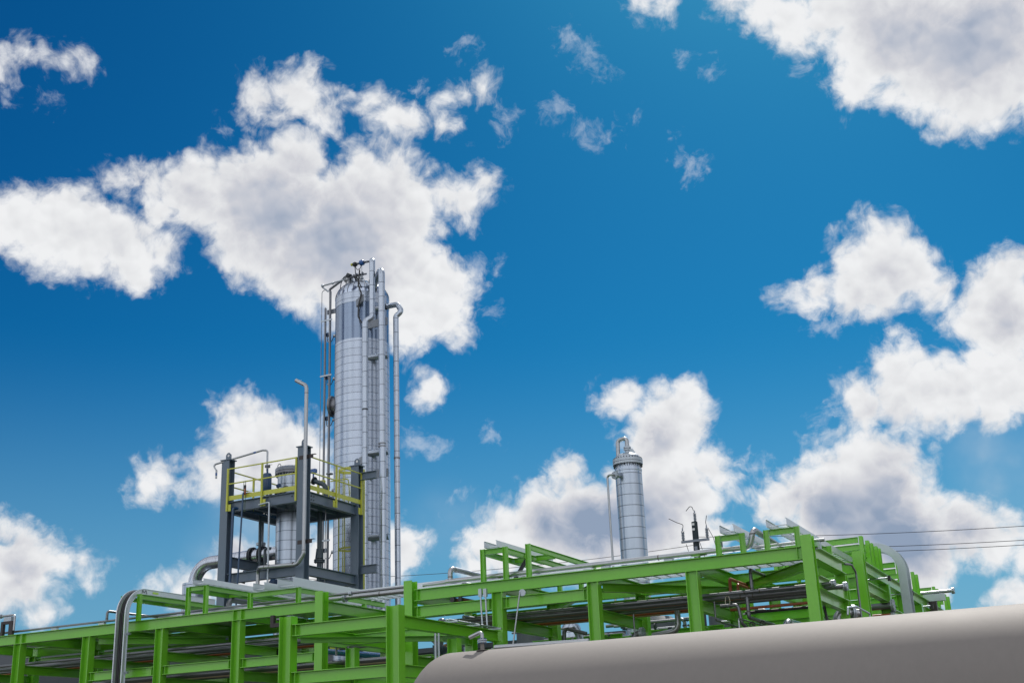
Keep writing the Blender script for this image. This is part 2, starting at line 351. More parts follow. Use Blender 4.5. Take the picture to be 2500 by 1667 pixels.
M['gravel'] = mat('gravel', (0.085, 0.078, 0.070), 0.95, 0, 0, 0.6, 0.18, 0.5, 18)
M['panelw'] = mat('grey_cabinet_paint', (0.075, 0.09, 0.105), 0.5, 0, 0, 1.0, 0.08)
M['darkeq'] = mat('dark_machinery_paint', (0.035, 0.045, 0.055), 0.45, 0.2, 0, 2.0, 0.2)
M['red'] = mat('red_print', (0.5, 0.03, 0.03), 0.5)
M['sticker'] = mat('green_sticker', (0.45, 0.62, 0.12), 0.5)
M['skin'] = mat('skin', (0.33, 0.17, 0.11), 0.5)
M['shirt'] = mat('grey_cloth', (0.16, 0.17, 0.20), 0.85, 0, 0, 14, 0.2, 0.3, 25)
M['jeans'] = mat('blue_denim', (0.08, 0.11, 0.15), 0.85, 0, 0, 14, 0.2, 0.3, 25)
M['boot'] = mat('brown_boot', (0.05, 0.03, 0.02), 0.6)
M['hat'] = mat('blue_grey_hard_hat', (0.075, 0.11, 0.20), 0.3, 0, 0.3)
M['leaf'] = mat('leaf', (0.045, 0.095, 0.025), 0.6, 0, 0, 5, 0.3)
M['bark'] = mat('bark', (0.10, 0.075, 0.05), 0.9, 0, 0, 8, 0.3)
M['cord'] = mat('rope', (0.5, 0.47, 0.38), 0.8)
# ================================================================== setting
gm = MB().box((-900, -900, -0.5), (900, 1200, 0.0)).build('ground', M['gravel'], org=(0, 0, 0)); gm['kind'] = 'structure'; gm['label'] = 'pale gravel yard'

# ================================================================== main green pipe rack
ZT, FY, RY, ZM, ZL = 6.11, 28.0, 31.3, 5.67, 4.75
rack = thing('pipe_rack', 'long green steel pipe rack crossing the whole picture, with many columns', 'pipe rack', (-18, 28, 0))
colsX = [(-33.9, 'x'), (-31.0, 'x'), (-28.15, 'x'), (-25.31, 'x'), (-22.51, 'x'), (-19.69, 'y'), (-16.86, 'y'), (-14.25, 'x'), (-11.62, 'x'), (-9.08, 'x'), (-6.29, 'y')]
for x, o in colsX:
    tall = o == 'y'
    up = (1, 0, 0) if o == 'x' else (0, 1, 0)
    top = ZT + 0.24 if tall else ZT - 0.302
    MB().ibeam((x, FY, 0), (x, FY, top), 0.29, 0.25, up, 0.016, 0.011).build('column', M['green'], rack)
    MB().ibeam((x, RY, 0), (x, RY, ZT - 0.302), 0.29, 0.25, up, 0.016, 0.011).build('column', M['green'], rack)
MB().ibeam((-34.6, FY, ZT - .15), (-19.86, FY, ZT - .15), .3, .19).build('top_beam', M['green'], rack)
MB().ibeam((-16.70, FY, ZT - .15), (-6.45, FY, ZT - .15), .3, .19).build('top_beam', M['green'], rack)
MB().ibeam((-34.6, RY, ZT - .152), (-6.45, RY, ZT - .152), .3, .19).build('top_beam', M['green'], rack)
for a, b in ((-16.70, -14.41), (-14.09, -11.78)):
    MB().ibeam((a, FY, ZM - .14), (b, FY, ZM - .14), .28, .18).build('middle_beam', M['green'], rack)
for a, b in ((-27.99, -25.47), (-25.15, -22.67), (-22.35, -19.83)):
    MB().ibeam((a, FY, ZL - .125), (b, FY, ZL - .125), .25, .18).build('lower_beam', M['green'], rack)
for zc, hh, runs in ((ZM - .14, .24, ((-16.70, -14.41), (-14.09, -11.78))), (ZL - .125, .21, ((-27.99, -25.47), (-25.15, -22.67), (-22.35, -19.83))), (ZT - .15, .26, ((-16.70, -6.45),))):
    for a, b in runs:
        for x in (a + .09, b - .09): MB().box((x - .005, FY - .085, zc - hh / 2), (x + .005, FY - .008, zc + hh / 2)).build('stiffener', M['green'], rack)
for (a, _), (b, _) in zip(colsX, colsX[1:]):
    if b < -6.1:
        if a != -19.69: MB().ibeam((a + .16, RY, 5.60), (b - .16, RY, 5.60), .28, .17).build('middle_beam', M['green'], rack)
        MB().ibeam((a + .16, RY, 4.55), (b - .16, RY, 4.55), .28, .17).build('lower_beam', M['green'], rack)
for x, o in colsX:
    ya = FY + .11 if o == 'x' else FY + .16
    top = ZT - .153
    MB().ibeam((x, FY + .11, top), (x, RY - .11, top), .298, .18).build('cross_beam', M['green'], rack)
    MB().ibeam((x, FY + .16, 5.035), (x, RY - .16, 5.035), .26, .18).build('cross_beam', M['green'], rack)
    MB().ibeam((x, FY + .16, 4.3), (x, RY - .16, 4.3), .26, .18).build('cross_beam', M['green'], rack)
# stiffener plates over two columns of the left run
for x in (-31.0, -22.51):
    for dx in (-.135, .135):
        MB().box((x + dx - .006, FY - .092, ZT - .283), (x + dx + .006, FY - .008, ZT - .018)).build('stiffener', M['green'], rack)
for x in (-16.0, -12.9, -9.9, -6.9):
    MB().ibeam((x, 33.3, 0), (x, 33.3, 5.0), .26, .22, (1, 0, 0)).build('rear_column', M['green'], rack)
    MB().ibeam((x, RY + .15, 4.75), (x, 33.16, 4.75), .24, .16).build('cross_beam', M['green'], rack)
for a, b in ((-16.0, -12.9), (-12.9, -9.9), (-9.9, -6.9)):
    MB().ibeam((a + .14, 33.3, 4.95), (b - .14, 33.3, 4.95), .26, .17).build('rear_beam', M['green'], rack)
    MB().ibeam((a + .14, 33.3, 4.30), (b - .14, 33.3, 4.30), .24, .17).build('rear_beam', M['green'], rack)
# horizontal braces between bays
for (xa, ya), (xb, yb) in (((-28.0, FY + .25), (-25.5, RY - .2)), ((-11.5, FY + .25), (-9.2, RY - .2)), ((-8.9, RY - .2), (-6.5, FY + .25)), ((-14.1, RY - .2), (-11.8, FY + .25)), ((-22.3, RY - .2), (-19.9, FY + .25))):
    MB().ibeam((xa, ya, ZT - .42), (xb, yb, ZT - .42), .2, .16, (0, 0, 1), .012, .01).build('diagonal_brace', M['green'], rack)
# right end: beams running back from the corner column
for z, h in ((ZT - .15, .3), (5.30, .3)):
    MB().ibeam((-6.22, FY + .17, z), (-6.22, RY - .16, z), h, .20).build('end_beam', M['green'], rack)
# tray support posts standing on the top beam
def post(x, zt, o='y', z0=ZT + .002, y=FY, h=.12, par=rack, m_='green'):
    MB().ibeam((x, y, z0), (x, y, zt), h, .10, (0, 1, 0) if o == 'y' else (1, 0, 0), .009, .007).build('support_post', M[m_], par)
def bm_(p0, p1, h=.13, wd=.10, par=rack, name='support_beam'):
    MB().ibeam(p0, p1, h, wd, (0, 0, 1), .009, .007).build(name, M['green'], par)
for x, zt in ((-26.88, 6.90), (-26.24, 6.90), (-24.38, 6.92), (-23.73, 6.92), (-22.13, 6.54), (-20.47, 6.54)):
    post(x, zt, 'x')
for x, zt in ((-14.67, 6.95), (-14.02, 6.95), (-13.37, 6.95), (-8.39, 6.58), (-7.80, 6.58), (-7.22, 6.58), (-6.50, 6.585)):
    post(x, zt, 'x' if x < -10 else 'x')
RB = RY - .05
for x, z in ((-26.88, 6.82), (-26.24, 6.82), (-24.38, 6.84), (-23.73, 6.84), (-22.13, 6.46), (-20.47, 6.46), (-14.67, 6.86), (-14.02, 6.86), (-13.37, 6.88)):
    bm_((x, FY + .07, z), (x, RB + 1.2, z))
    post(x, z - .07, 'x', ZT + .002, RY)
for a, b, z in ((-24.38, -23.73, 6.855), (-22.13, -20.47, 6.465), (-14.67, -14.02, 6.87), (-8.39, -7.80, 6.50), (-7.22, -6.50, 6.505)):
    bm_((a + .07, FY, z), (b - .07, FY, z))
for a, b, z in ((-14.02, -13.37, 6.865), (-14.67, -14.02, 6.865), (-26.88, -26.24, 6.815), (-24.38, -23.73, 6.835), (-22.13, -20.47, 6.455)):
    bm_((a + .05, FY + 1.75, z), (b - .05, FY + 1.75, z))
for a, b, z in ((-8.39, -7.80, 6.50), (-7.22, -6.50, 6.505)):
    bm_((a + .07, RY, z), (b - .07, RY, z))
    for x in (a, b): post(x, 6.58, 'x', ZT + .002, RY)

# ================================================================== near green frame
fr = thing('steel_frame', 'low green steel frame standing in front of the long rack, beside the tan tank', 'steel frame', (-15.5, 23, 0))
FX0, FX1, FZ = -17.08, -14.24, 4.83
def U2(px, py): return Y(px, py, 23.0)
for x in (FX0, FX1):
    MB().ibeam((x, 23, 0), (x, 23, 5.02), .32, .26, (1, 0, 0), .018, .012).build('column', M['green'], fr)
    MB().ibeam((x, 25.6, 0), (x, 25.6, 4.5 - .002), .26, .22, (1, 0, 0), .014, .01).build('column', M['green'], fr)
for z in (FZ, 3.79):
    MB().ibeam((FX0 + .165, 23, z - .13), (FX1 - .165, 23, z - .13), .26, .20).build('front_beam', M['green'], fr)
    MB().ibeam((FX1, 23.14, z - .132), (FX1, 27.83, z - .132), .26, .20).build('side_beam', M['green'], fr)
    MB().ibeam((FX0, 23.14, z - .132), (FX0, 27.83, z - .132), .26, .20).build('side_beam', M['green'], fr)
    MB().ibeam((FX0 + .105, 25.6, z - .14), (FX1 - .105, 25.6, z - .14), .24, .18).build('rear_beam', M['green'], fr)
    MB().ibeam((FX0 + .2, 23.2, z - .33), (FX1 - .2, 25.4, z - .33), .12, .14, (0, 0, 1), .01, .01).build('diagonal_brace', M['greend'], fr)
for x in (FX0 + .27, ):
    for z in (FZ, 3.79):
        MB().box((x - .005, 23 - .095, z - .24), (x + .005, 23 - .007, z - .02)).build('stiffener', M['green'], fr)

# ================================================================== second rack receding at the right
r2 = thing('pipe_rack', 'green pipe rack running away from the camera at the far right, behind the corner column', 'pipe rack', (-6.5, 34, 0))
R2X, R2Z = -6.15, 6.42
cy = [33.4, 36.4, 39.3, 42.2, 45.1, 48.0, 50.9]
for i, y in enumerate(cy):
    zt = 6.68 if i == 0 else R2Z - .302
    MB().ibeam((R2X - (.05 if i == 0 else 0), y, 0), (R2X - (.05 if i == 0 else 0), y, zt), .30, .27, (0, 1, 0) if i == 0 else (1, 0, 0), .018, .012).build('column', M['green'], r2)
    MB().ibeam((R2X - 3.2, y, 0), (R2X - 3.2, y, R2Z - .302), .29, .25, (1, 0, 0)).build('column', M['green'], r2)
    MB().ibeam((R2X - 3.05, y, R2Z - .153), (R2X - .12, y, R2Z - .153), .298, .19).build('cross_beam', M['green'], r2)
    MB().ibeam((R2X - 3.05, y, 5.2), (R2X - .17, y, 5.2), .26, .18).build('cross_beam', M['green'], r2)
for x in (R2X, R2X - 3.2):
    MB().ibeam((x, 33.57, R2Z - .15), (x, 52, R2Z - .15), .3, .20).build('top_beam', M['green'], r2)
for a, b, z in ((33.57, 36.24, 5.90), (36.56, 39.14, 5.50), (39.46, 42.04, 5.50), (42.36, 44.9, 5.50), (45.3, 47.8, 5.5)):
    MB().ibeam((R2X, a, z - .14), (R2X, b, z - .14), .28, .19).build('middle_beam', M['green'], r2)
pr = [33.85, 34.72, 35.25, 35.9, 36.35, 39.35, 40.1, 42.1, 42.85, 46.6, 47.4, 49.35, 50.2]
for i, y in enumerate(pr):
    post(R2X + .0, 7.15, 'y', R2Z + .002, y, .14, r2)
    post(R2X - 2.4, 7.15, 'y', R2Z + .002, y, .14, r2)
for i, y in enumerate(pr):
    if i in (0, 2, 4, 5, 7, 9, 11):
        bm_((R2X - 2.33, y, 7.06), (R2X - .08, y, 7.06), .15, .1, r2)
        bm_((R2X - 2.33, y, 6.86), (R2X - .08, y, 6.86), .15, .1, r2)

r3 = thing('pipe_rack', 'distant green pipe rack glimpsed through the front rack, behind the tan tank', 'pipe rack', (-15, 39, 0))
for k in range(8):
    x = -27.5 + 2.9 * k
    for y in (39.0, 41.6):
        MB().ibeam((x, y, 0), (x, y, 5.55), .28, .24, (1, 0, 0)).build('column', M['green'], r3)
    MB().ibeam((x, 39.14, 5.4), (x, 41.46, 5.4), .28, .18).build('cross_beam', M['green'], r3)
    if k < 7:
        for z in (5.40, 4.55, 3.7):
            MB().ibeam((x + .15, 39, z), (x + 2.75, 39, z), .26, .18).build('beam', M['green'], r3)
            MB().ibeam((x + .15, 41.6, z), (x + 2.75, 41.6, z), .26, .18).build('beam', M['green'], r3)

# ================================================================== cable trays
def tray_y(x0, x1, y0, y1, z, h, name_label, group=None, rung=.3):
    t = thing('cable_tray', name_label, 'cable tray', ((x0 + x1) / 2, y0, z), group)
    MB().channel((x0, y0, z + h / 2), (x0, y1, z + h / 2), h, .03, (0, 0, 1), 1).build('side_rail', M['tray'], t)
    MB().channel((x1, y0, z + h / 2), (x1, y1, z + h / 2), h, .03, (0, 0, 1), -1).build('side_rail', M['tray'], t)
    y = y0 + .12
    g_ = MB().box((x0 + .008, y - .018, z + .02), (x1 - .008, y + .018, z + .04)).build('rung', M['tray'], t)
    repeat(g_, [(0, rung * k, 0) for k in range(1, int((y1 - y) / rung) + 1)]); return t
def tray_x(x0, x1, y0, y1, z, h, lab, rung=.3):
    t = thing('cable_tray', lab, 'cable tray', (x0, (y0 + y1) / 2, z))
    for y, s in ((y0, -1), (y1, 1)):
        MB().channel((x0, y, z + h / 2), (x1, y, z + h / 2), h, .03, (0, 0, 1), s).build('side_rail', M['tray'], t)
    x = x0 + .12
    g_ = MB().box((x - .018, y0 + .008, z + .02), (x + .018, y1 - .008, z + .04)).build('rung', M['tray'], t)
    repeat(g_, [(rung * k, 0, 0) for k in range(1, int((x1 - x) / rung) + 1)]); return t
tray_y(-8.21, -7.87, 27.6, 35.2, 6.572, .17, 'silver ladder tray left of the gooseneck pipe, on the right end of the long rack')
tray_y(-7.10, -6.62, 27.6, 36.0, 6.572, .17, 'silver ladder tray over the corner column, its rail slanting down to the right')
tray_y(-14.50, -14.14, 27.75, 31.2, 6.932, .17, 'silver ladder tray on the open green stand left of the slim silver vessel')
tray_y(-23.95, -23.55, 27.65, 33.2, 6.912, .15, 'silver ladder tray on the higher green stand below the grey platform')
tray_y(-21.75, -21.36, 27.62, 32.6, 6.534, .20, 'silver ladder tray on the lower green stand, nearer the small silver riser')
tray_y(-20.90, -20.36, 27.60, 32.0, 6.534, .24, 'wide silver ladder tray slanting over the middle of the long rack')
tray_x(-19.3, -12.4, 29.2, 29.9, 6.24, .24, 'long silver ladder tray lying lengthwise on the rack behind the twin steel pipes')
tray_x(-33.5, -22.7, 29.2, 29.8, 6.12, .12, 'long low silver tray lying on the left half of the rack')
tray_x(-12.2, -6.7, 29.0, 29.55, 6.12, .13, 'silver tray seen from below between the beams at the right of the rack')
tray_x(-12.2, -6.7, 30.1, 30.75, 6.12, .13, 'rear silver tray seen from below near the corner of the rack')
# grey cover sheets lying on the rack, seen from below
for x0, x1, lab in ((-30.7, -28.4, 'flat silver cover sheet on the rack in the leftmost full bay'), (-25.1, -22.7, 'flat silver cover sheet on the rack right of the vertical tray'), (-8.8, -6.5, 'flat silver cover sheet above the crossing brace at the right'), (-16.65, -14.45, 'flat silver cover sheet right of the tall middle column'), (-14.05, -11.8, 'flat silver cover sheet behind the slim slanting pole'), (-11.45, -9.2, 'flat silver cover sheet in the second bay from the corner column')):
    tag(MB().box((x0, 28.15, ZT + .004), (x1, 28.95 if x0 > -10 else 29.15, ZT + .012)).build('cover_sheet', M['tray']), lab, 'cover sheet')

for x0, x1, lab in ((-33.6, -28.3, 'wide rear cover sheet on the rack at the far left, seen from underneath'), (-28.0, -22.8, 'wide rear cover sheet on the rack behind the tall bent tray'), (-22.3, -20.0, 'rear cover sheet on the rack in front of the grey tower foot')):
    tag(MB().box((x0, 29.95, ZT + .004), (x1, 31.15, ZT + .012)).build('cover_sheet', M['tray']), lab, 'cover sheet')
# vertical tray bending over the left part of the rack
def bent_tray(label, path_fn, wvec, mname='galv', hgt=.16, group=None):
    pass
vt = thing('cable_tray', 'tall silver cable tray dropping down the left front of the rack, bent over its top', 'cable tray', (-26.5, 27.6, 0))
def rail_path(y0, zt, r, yend, n=14):
    p = [(y0, 0.2), (y0, zt - r)]
    for i in range(1, n): a = math.pi / 2 * i / n; p.append((y0 + r - r * math.cos(a), zt - r + r * math.sin(a)))
    p += [(y0 + r, zt), (yend, zt)]
    return p
inner = rail_path(27.66, 6.92, .62, 31.5); outer = rail_path(27.50, 7.08, .78, 31.5)
for x, sgn in ((-26.62, 1), (-26.32, -1)):
    b = MB(); rings = []
    for (a, c), (d, e) in zip(outer, inner):
        rings.append([(x - .004, a, c), (x + .004, a, c), (x + .004, d, e), (x - .004, d, e)])
    b.quadloop(rings)
    for pth, s2 in ((outer, 0), (inner, 1)):
        rr = []
        for (a, c), (d, e) in zip(outer, inner):
            nx, nz = (d - a), (e - c); l_ = math.hypot(nx, nz); nx, nz = nx / l_ * .006, nz / l_ * .006
            if s2 == 0: q0, q1 = (a, c), (a + nx, c + nz)
            else: q0, q1 = (d - nx, e - nz), (d, e)
            xa, xb = sorted((x, x + sgn * -.035))
            rr.append([(xa, q0[0], q0[1]), (xb, q0[0], q0[1]), (xb, q1[0], q1[1]), (xa, q1[0], q1[1])])
        b.quadloop(rr)
    b.build('side_rail', M['tray'], vt)
repeat(MB().box((-26.61, 27.60, .485), (-26.33, 27.62, .515)).build('rung', M['galv'], vt), [(0, 0, .28 * k) for k in range(1, 20)])
repeat(MB().box((-26.61, 28.5, 6.94), (-26.33, 28.53, 6.96)).build('rung', M['galv'], vt), [(0, .3 * k, 0) for k in range(1, 10)])
for z in (5.72, 4.62):
    MB().box((-26.31, 27.62, z - .03), (-26.20, 27.70, z + .03)).build('clamp', M['galv'], vt)
stk = MB().box((-26.308, 28.62, 6.97), (-26.304, 28.86, 7.03)).build('sticker', M['sticker'], vt)
b = MB(); q = [(28.16, 6.94), (28.18, 7.05), (28.25, 6.96), (28.32, 7.05), (28.36, 6.94)]
for (a, c), (d, e) in zip(q, q[1:]): b.bar((-26.303, a, c), (-26.303, d, e), .004, .014, (1, 0, 0))
b.build('lettering', M['black'], vt)
for k, dx in enumerate((-.09, -.03, .04)):
    pts = [(-26.47 + dx, 27.585 - .01 * k, .2)] + [(-26.47 + dx, a + .10 - .01 * k, c - .02) if i > 1 else (-26.47 + dx, a + .08 - .01 * k, c) for i, (a, c) in enumerate(outer) if i > 0][:-1] + [(-26.47 + dx, 31.4, 7.0)]
    c_ = MB().tube(pts, .024, 8, 0.05).build('power_cable', M['black'], smooth=True)
    tag(c_, 'black power cable laid inside the tall bent tray at the left', 'cable', 'black cables in the tall bent tray')

# bent tray at the right rack (drops on the +X side)
vt2 = thing('cable_tray', 'tall galvanised cable tray curving down the side of the far right rack', 'cable tray', (-5.75, 36.8, 0))
def rp(x1, zt, r, xend, n=14):
    p = [(x1, 0.2), (x1, zt - r)]
    for i in range(1, n): a = math.pi / 2 * i / n; p.append((x1 - r + r * math.cos(a), zt - r + r * math.sin(a)))
    p += [(x1 - r, zt), (xend, zt)]; return p
o2 = rp(-5.56, 7.42, .86, -8.0); i2 = rp(-5.80, 7.20, .62, -8.0)
for y in (37.0, 37.55):
    b = MB(); rings = []
    for (a, c), (d, e) in zip(o2, i2): rings.append([(a, y - .004, c), (a, y + .004, c), (d, y + .004, e), (d, y - .004, e)])
    b.quadloop(rings)
    for s2 in (0, 1):
        rr = []
        for (a, c), (d, e) in zip(o2, i2):
            nx, nz = (d - a), (e - c); l_ = math.hypot(nx, nz); nx, nz = nx / l_ * .007, nz / l_ * .007
            q0, q1 = ((a, c), (a + nx, c + nz)) if s2 == 0 else ((d - nx, e - nz), (d, e))
            ya, yb = (y, y + .04) if y < 37.2 else (y - .04, y)
            rr.append([(q0[0], ya, q0[1]), (q0[0], yb, q0[1]), (q1[0], yb, q1[1]), (q1[0], ya, q1[1])])
        b.quadloop(rr)
    b.build('side_rail', M['galv'], vt2)
repeat(MB().box((-5.70, 37.01, .5), (-5.67, 37.54, .53)).build('rung', M['galv'], vt2), [(0, 0, .28 * k) for k in range(1, 22)])

# ================================================================== pipes on top of the rack
GP = 'pipes on the long rack'
def pipe(label, pts, r, m_='steeld', n=14, bend=None, flanges=(), welds=(), shoes=(), group=None, name='pipe', cat='pipe'):
    """one pipe; flanges/welds at (point, axis)"""
    t = thing(name, label, cat, pts[0], group)
    MB().tube(pts, r, n, bend).build('pipe_run', M[m_], t, smooth=True)
    for c, ax in flanges:
        b = MB(); a = Vector(ax).normalized()
        b.flange(Vector(c) - a * .022, a, r * 1.85, .035); b.flange(Vector(c) + a * .022, a, r * 1.85, .035)
        b.build('flange', M['galv'], t, smooth=True)
    for c, ax in welds:
        a = Vector(ax).normalized(); MB().lathe(Vector(c) - a * .012, [(r * 1.03, 0), (r * 1.05, .012), (r * 1.03, .024)], a, 16).build('weld_joint', M['weld'], t, smooth=True)
    for c, zz in shoes:
        c = Vector(c); MB().box((c.x - .11, c.y - .05, zz), (c.x + .11, c.y + .05, c.z - r * .9)).build('pipe_shoe', M['galv'], t)
    return t
XA = (1, 0, 0); YA = (0, 1, 0); ZA = (0, 0, 1)
zt_ = 6.255
pipe('thin dull pipe running along the top of the left half of the rack', [(-34.6, 28.3, zt_), (-17.05, 28.3, zt_ + .01)], .034, 'steeld',
     flanges=(((-18.95, 28.3, zt_), XA), ((-17.15, 28.3, zt_), XA)), welds=(((-27.3, 28.3, zt_), XA), ((-28.0, 28.3, zt_), XA)), shoes=(((-29.9, 28.3, zt_), ZT + .003), ((-27.95, 28.3, zt_), ZT + .003), ((-24.9, 28.3, zt_), ZT + .003)))
pipe('thicker steel pipe lying below the thin one, left of the tall rack column', [(-26.0, 28.62, 6.21), (-17.05, 28.62, 6.21)], .066, 'steel', 18,
     flanges=(((-19.35, 28.62, 6.21), XA),), welds=(((-18.2, 28.62, 6.21), XA),))
p_ = pipe('long bright steel pipe along the right half rack top, ending in a gooseneck', [(-15.95, 28.3, 6.275), (-7.72, 28.3, 6.275), (-7.60, 28.3, 6.69), (-7.60, 30.9, 6.60)], .070, 'steel', 20, .16,
     welds=(((-10.0, 28.3, 6.275), XA), ((-7.86, 28.3, 6.275), XA), ((-7.63, 28.3, 6.58), ZA), ((-13.55, 28.3, 6.275), XA)), shoes=(((-14.2, 28.3, 6.275), ZT + .003), ((-11.4, 28.3, 6.275), ZT + .003), ((-9.75, 28.3, 6.275), ZT + .003)))
pipe('narrow steel pipe end sticking out past the corner column', [(-7.60, 28.3, 6.255), (-5.96, 28.3, 6.255)], .042, 'steel', 16, shoes=(((-6.17, 28.3, 6.255), 6.05),))
pipe('reduced end of the right-hand top pipe next to the tall column', [(-16.65, 28.3, 6.245), (-15.95, 28.3, 6.262)], [.040, .062], 'steel', 16)
pipe('bright elbow pipe rising from the rack top left of the open green stand', [(-15.82, 28.3, 6.28), (-15.82, 28.3, 6.62), (-15.82, 31.1, 6.62)], .066, 'steel', 18, .16, welds=(((-15.82, 28.3, 6.39), ZA), ((-15.82, 28.52, 6.62), YA)))
pipe('small elbow pipe at the far left, beside the sky, left of the bent tray', [(-27.78, 28.3, 6.26), (-27.78, 28.3, 6.56), (-27.78, 31.2, 6.56)], .040, 'steeld', 14, .09, welds=(((-27.78, 28.3, 6.33), ZA),))
pipe('dull elbow pipe behind the bent tray, under the green stand', [(-24.2, 29.6, 6.12), (-24.2, 29.6, 6.70), (-24.2, 33.0, 6.70)], .085, 'steeld', 16, .2)
pipe('short steel pipe lying across the rack left of the open green stand', [(-15.6, 28.6, 6.22), (-15.2, 31.2, 6.22)], .06, 'steel', 16)
# bracket at the far left edge
bt = thing('pipe_bracket', 'dark brown steel portal bracket at the left edge of the picture', 'bracket', (-31.9, 28.2, ZT))
for x in (-32.0, -31.62): MB().box((x - .05 if x < -31.8 else x - .08, 28.1, ZT + .003), (x + .05 if x < -31.8 else x + .08, 28.2, ZT + .38)).build('leg', M['brown'], bt)
MB().box((-32.05, 28.1, ZT + .383), (-31.54, 28.2, ZT + .47)).build('crossbar', M['brown'], bt)
MB().box((-31.95, 28.1, ZT + .473), (-31.62, 28.2, ZT + .60)).build('saddle', M['galv'], bt)
pipe('small pipe with a downward elbow over the dark bracket at the left edge', [(-33.6, 28.15, 6.76), (-31.52, 28.15, 6.76), (-31.52, 28.15, 6.28)], .036, 'steel', 14, .08, flanges=(((-32.15, 28.15, 6.76), XA),))
# black cable bundle by the open stand
for k in range(4):
    c_ = MB().tube([(-14.05 + .03 * k, 29.3, 6.95), (-14.02 + .03 * k, 29.2, 6.8), (-14.28 + .03 * k, 29.0, 6.30), (-14.3 + .03 * k, 29.0, 6.14)], .022, 8, .06).build('power_cable', M['black'], smooth=True)
    tag(c_, 'black cable slanting down under the tray of the open green stand', 'cable', 'black cables under the open stand')

# ================================================================== pipes inside the rack (resting on the cross beams at z 5.165)
z5 = 5.165
def along(lab, y, r, m_, x0=-34.6, x1=-6.6, z=None, **k):
    zc = (z5 + r + .004) if z is None else z
    return pipe(lab, [(x0, y, zc), (x1, y, zc)], r, m_, 14, **k)
along('grey pipe nearest the front inside the left half of the rack', 28.45, .045, 'steeld', -34.6, -19.9, z=5.245, welds=(((-26.9, 28.45, 5.245), XA),))
along('upper grey process pipe inside the rack, its pale flange beyond the corner column', 28.62, .045, 'steeld', -16.6, -5.93, z=5.295, welds=(((-8.05, 28.62, 5.295), XA), ((-7.68, 28.62, 5.295), XA)), flanges=(((-5.95, 28.62, 5.295), XA),))
along('second grey process pipe below it, ending in a flange beyond the corner column', 28.80, .055, 'steeld', -16.6, -5.70, z=5.225, welds=(((-8.2, 28.8, 5.225), XA), ((-7.9, 28.8, 5.225), XA)), flanges=(((-5.72, 28.8, 5.225), XA),))
along('thin red pipe squeezed between the grey pipes inside the rack', 29.02, .014, 'orange', -15.5, -8.2, z=5.20)
for lab, y, r, m_, xr in (('dark thick pipe in the middle of the pipe layer', 29.35, .075, 'steeld', -6.6), ('dull thin pipe behind the dark thick pipe', 29.85, .040, 'steeld', -6.6), ('red oxide pipe towards the back of the pipe layer', 30.35, .050, 'orange', -9.1), ('tan insulated pipe behind the red oxide pipe', 30.62, .045, 'tan', -9.3)):
    along(lab + ', left half of the rack', y, r, m_, -34.6, -19.9)
    along(lab + ', right half of the rack', y, r, m_, -16.7, xr)
for i, (y, r, mm, lab) in enumerate(((28.6, .05, 'steeld', 'front pipe of the lower layer inside the left half of the rack'), (28.95, .07, 'steeld', 'thick pipe of the lower layer inside the left half of the rack'), (29.35, .045, 'tan', 'tan pipe of the lower layer inside the left half of the rack'), (29.8, .06, 'steeld', 'rear pipe of the lower layer inside the left half of the rack'))):
    pipe(lab, [(-34.6, y, 4.434 + r), (-17.3, y, 4.434 + r)], r, mm)
# risers and branches on the right bay
pipe('grey branch pipe rising from the upper process pipe and sloping back, right bay', [(-7.86, 28.62, 5.33), (-7.86, 28.62, 5.80), (-7.86, 30.9, 5.80)], .042, 'steeld', 14, .07, welds=(((-7.86, 28.62, 5.37), ZA), ((-7.86, 28.62, 5.72), ZA)))
pipe('grey branch pipe dropping from the second process pipe and running back, right bay', [(-8.05, 28.8, 5.20), (-8.05, 28.8, 4.72), (-8.05, 31.0, 4.72)], .046, 'steeld', 14, .07, welds=(((-8.05, 28.8, 4.86), ZA),))
pipe('red oxide pipe arching up inside the right bay', [(-8.55, 29.2, 5.2), (-8.55, 29.2, 5.72), (-8.55, 31.0, 5.72)], .040, 'orange', 14, .07)
pipe('smaller red oxide arch right of the tall red one', [(-8.42, 29.4, 5.2), (-8.42, 29.4, 5.60), (-8.42, 31.0, 5.60)], .036, 'orange', 14, .07)
pipe('long red oxide pipe turning down beside the corner column', [(-8.6, 29.2, 4.98), (-6.62, 29.2, 4.98), (-6.62, 29.2, 3.9)], .036, 'orange', 14, .07)
pipe('dark pipe running just under the long red pipe in the right bay', [(-8.3, 29.4, 4.90), (-6.5, 29.4, 4.90)], .034, 'black')
pipe('dull pipe bending down in an S left of the right bay window', [(-8.75, 28.9, 5.05), (-8.32, 28.9, 5.05), (-8.26, 28.9, 4.6), (-8.22, 29.3, 4.5), (-8.2, 30.9, 4.5)], .042, 'steeld', 14, .09)
pipe('thin drop pipe with an elbow beside the fourth column from the right', [(-8.85, 28.75, 5.16), (-8.85, 28.75, 4.72), (-8.85, 31.1, 4.70)], .022, 'steeld', 10, .05)
pipe('thin pipe with a valve wheel low in the right bay', [(-8.25, 28.6, 4.2), (-8.25, 28.6, 4.70), (-8.25, 31.0, 4.70)], .020, 'steel', 10, .05)
pipe('thin dull hanger pipe under the middle of the right half', [(-10.95, 28.8, 5.05), (-10.95, 28.8, 4.2)], .020, 'steeld', 10)
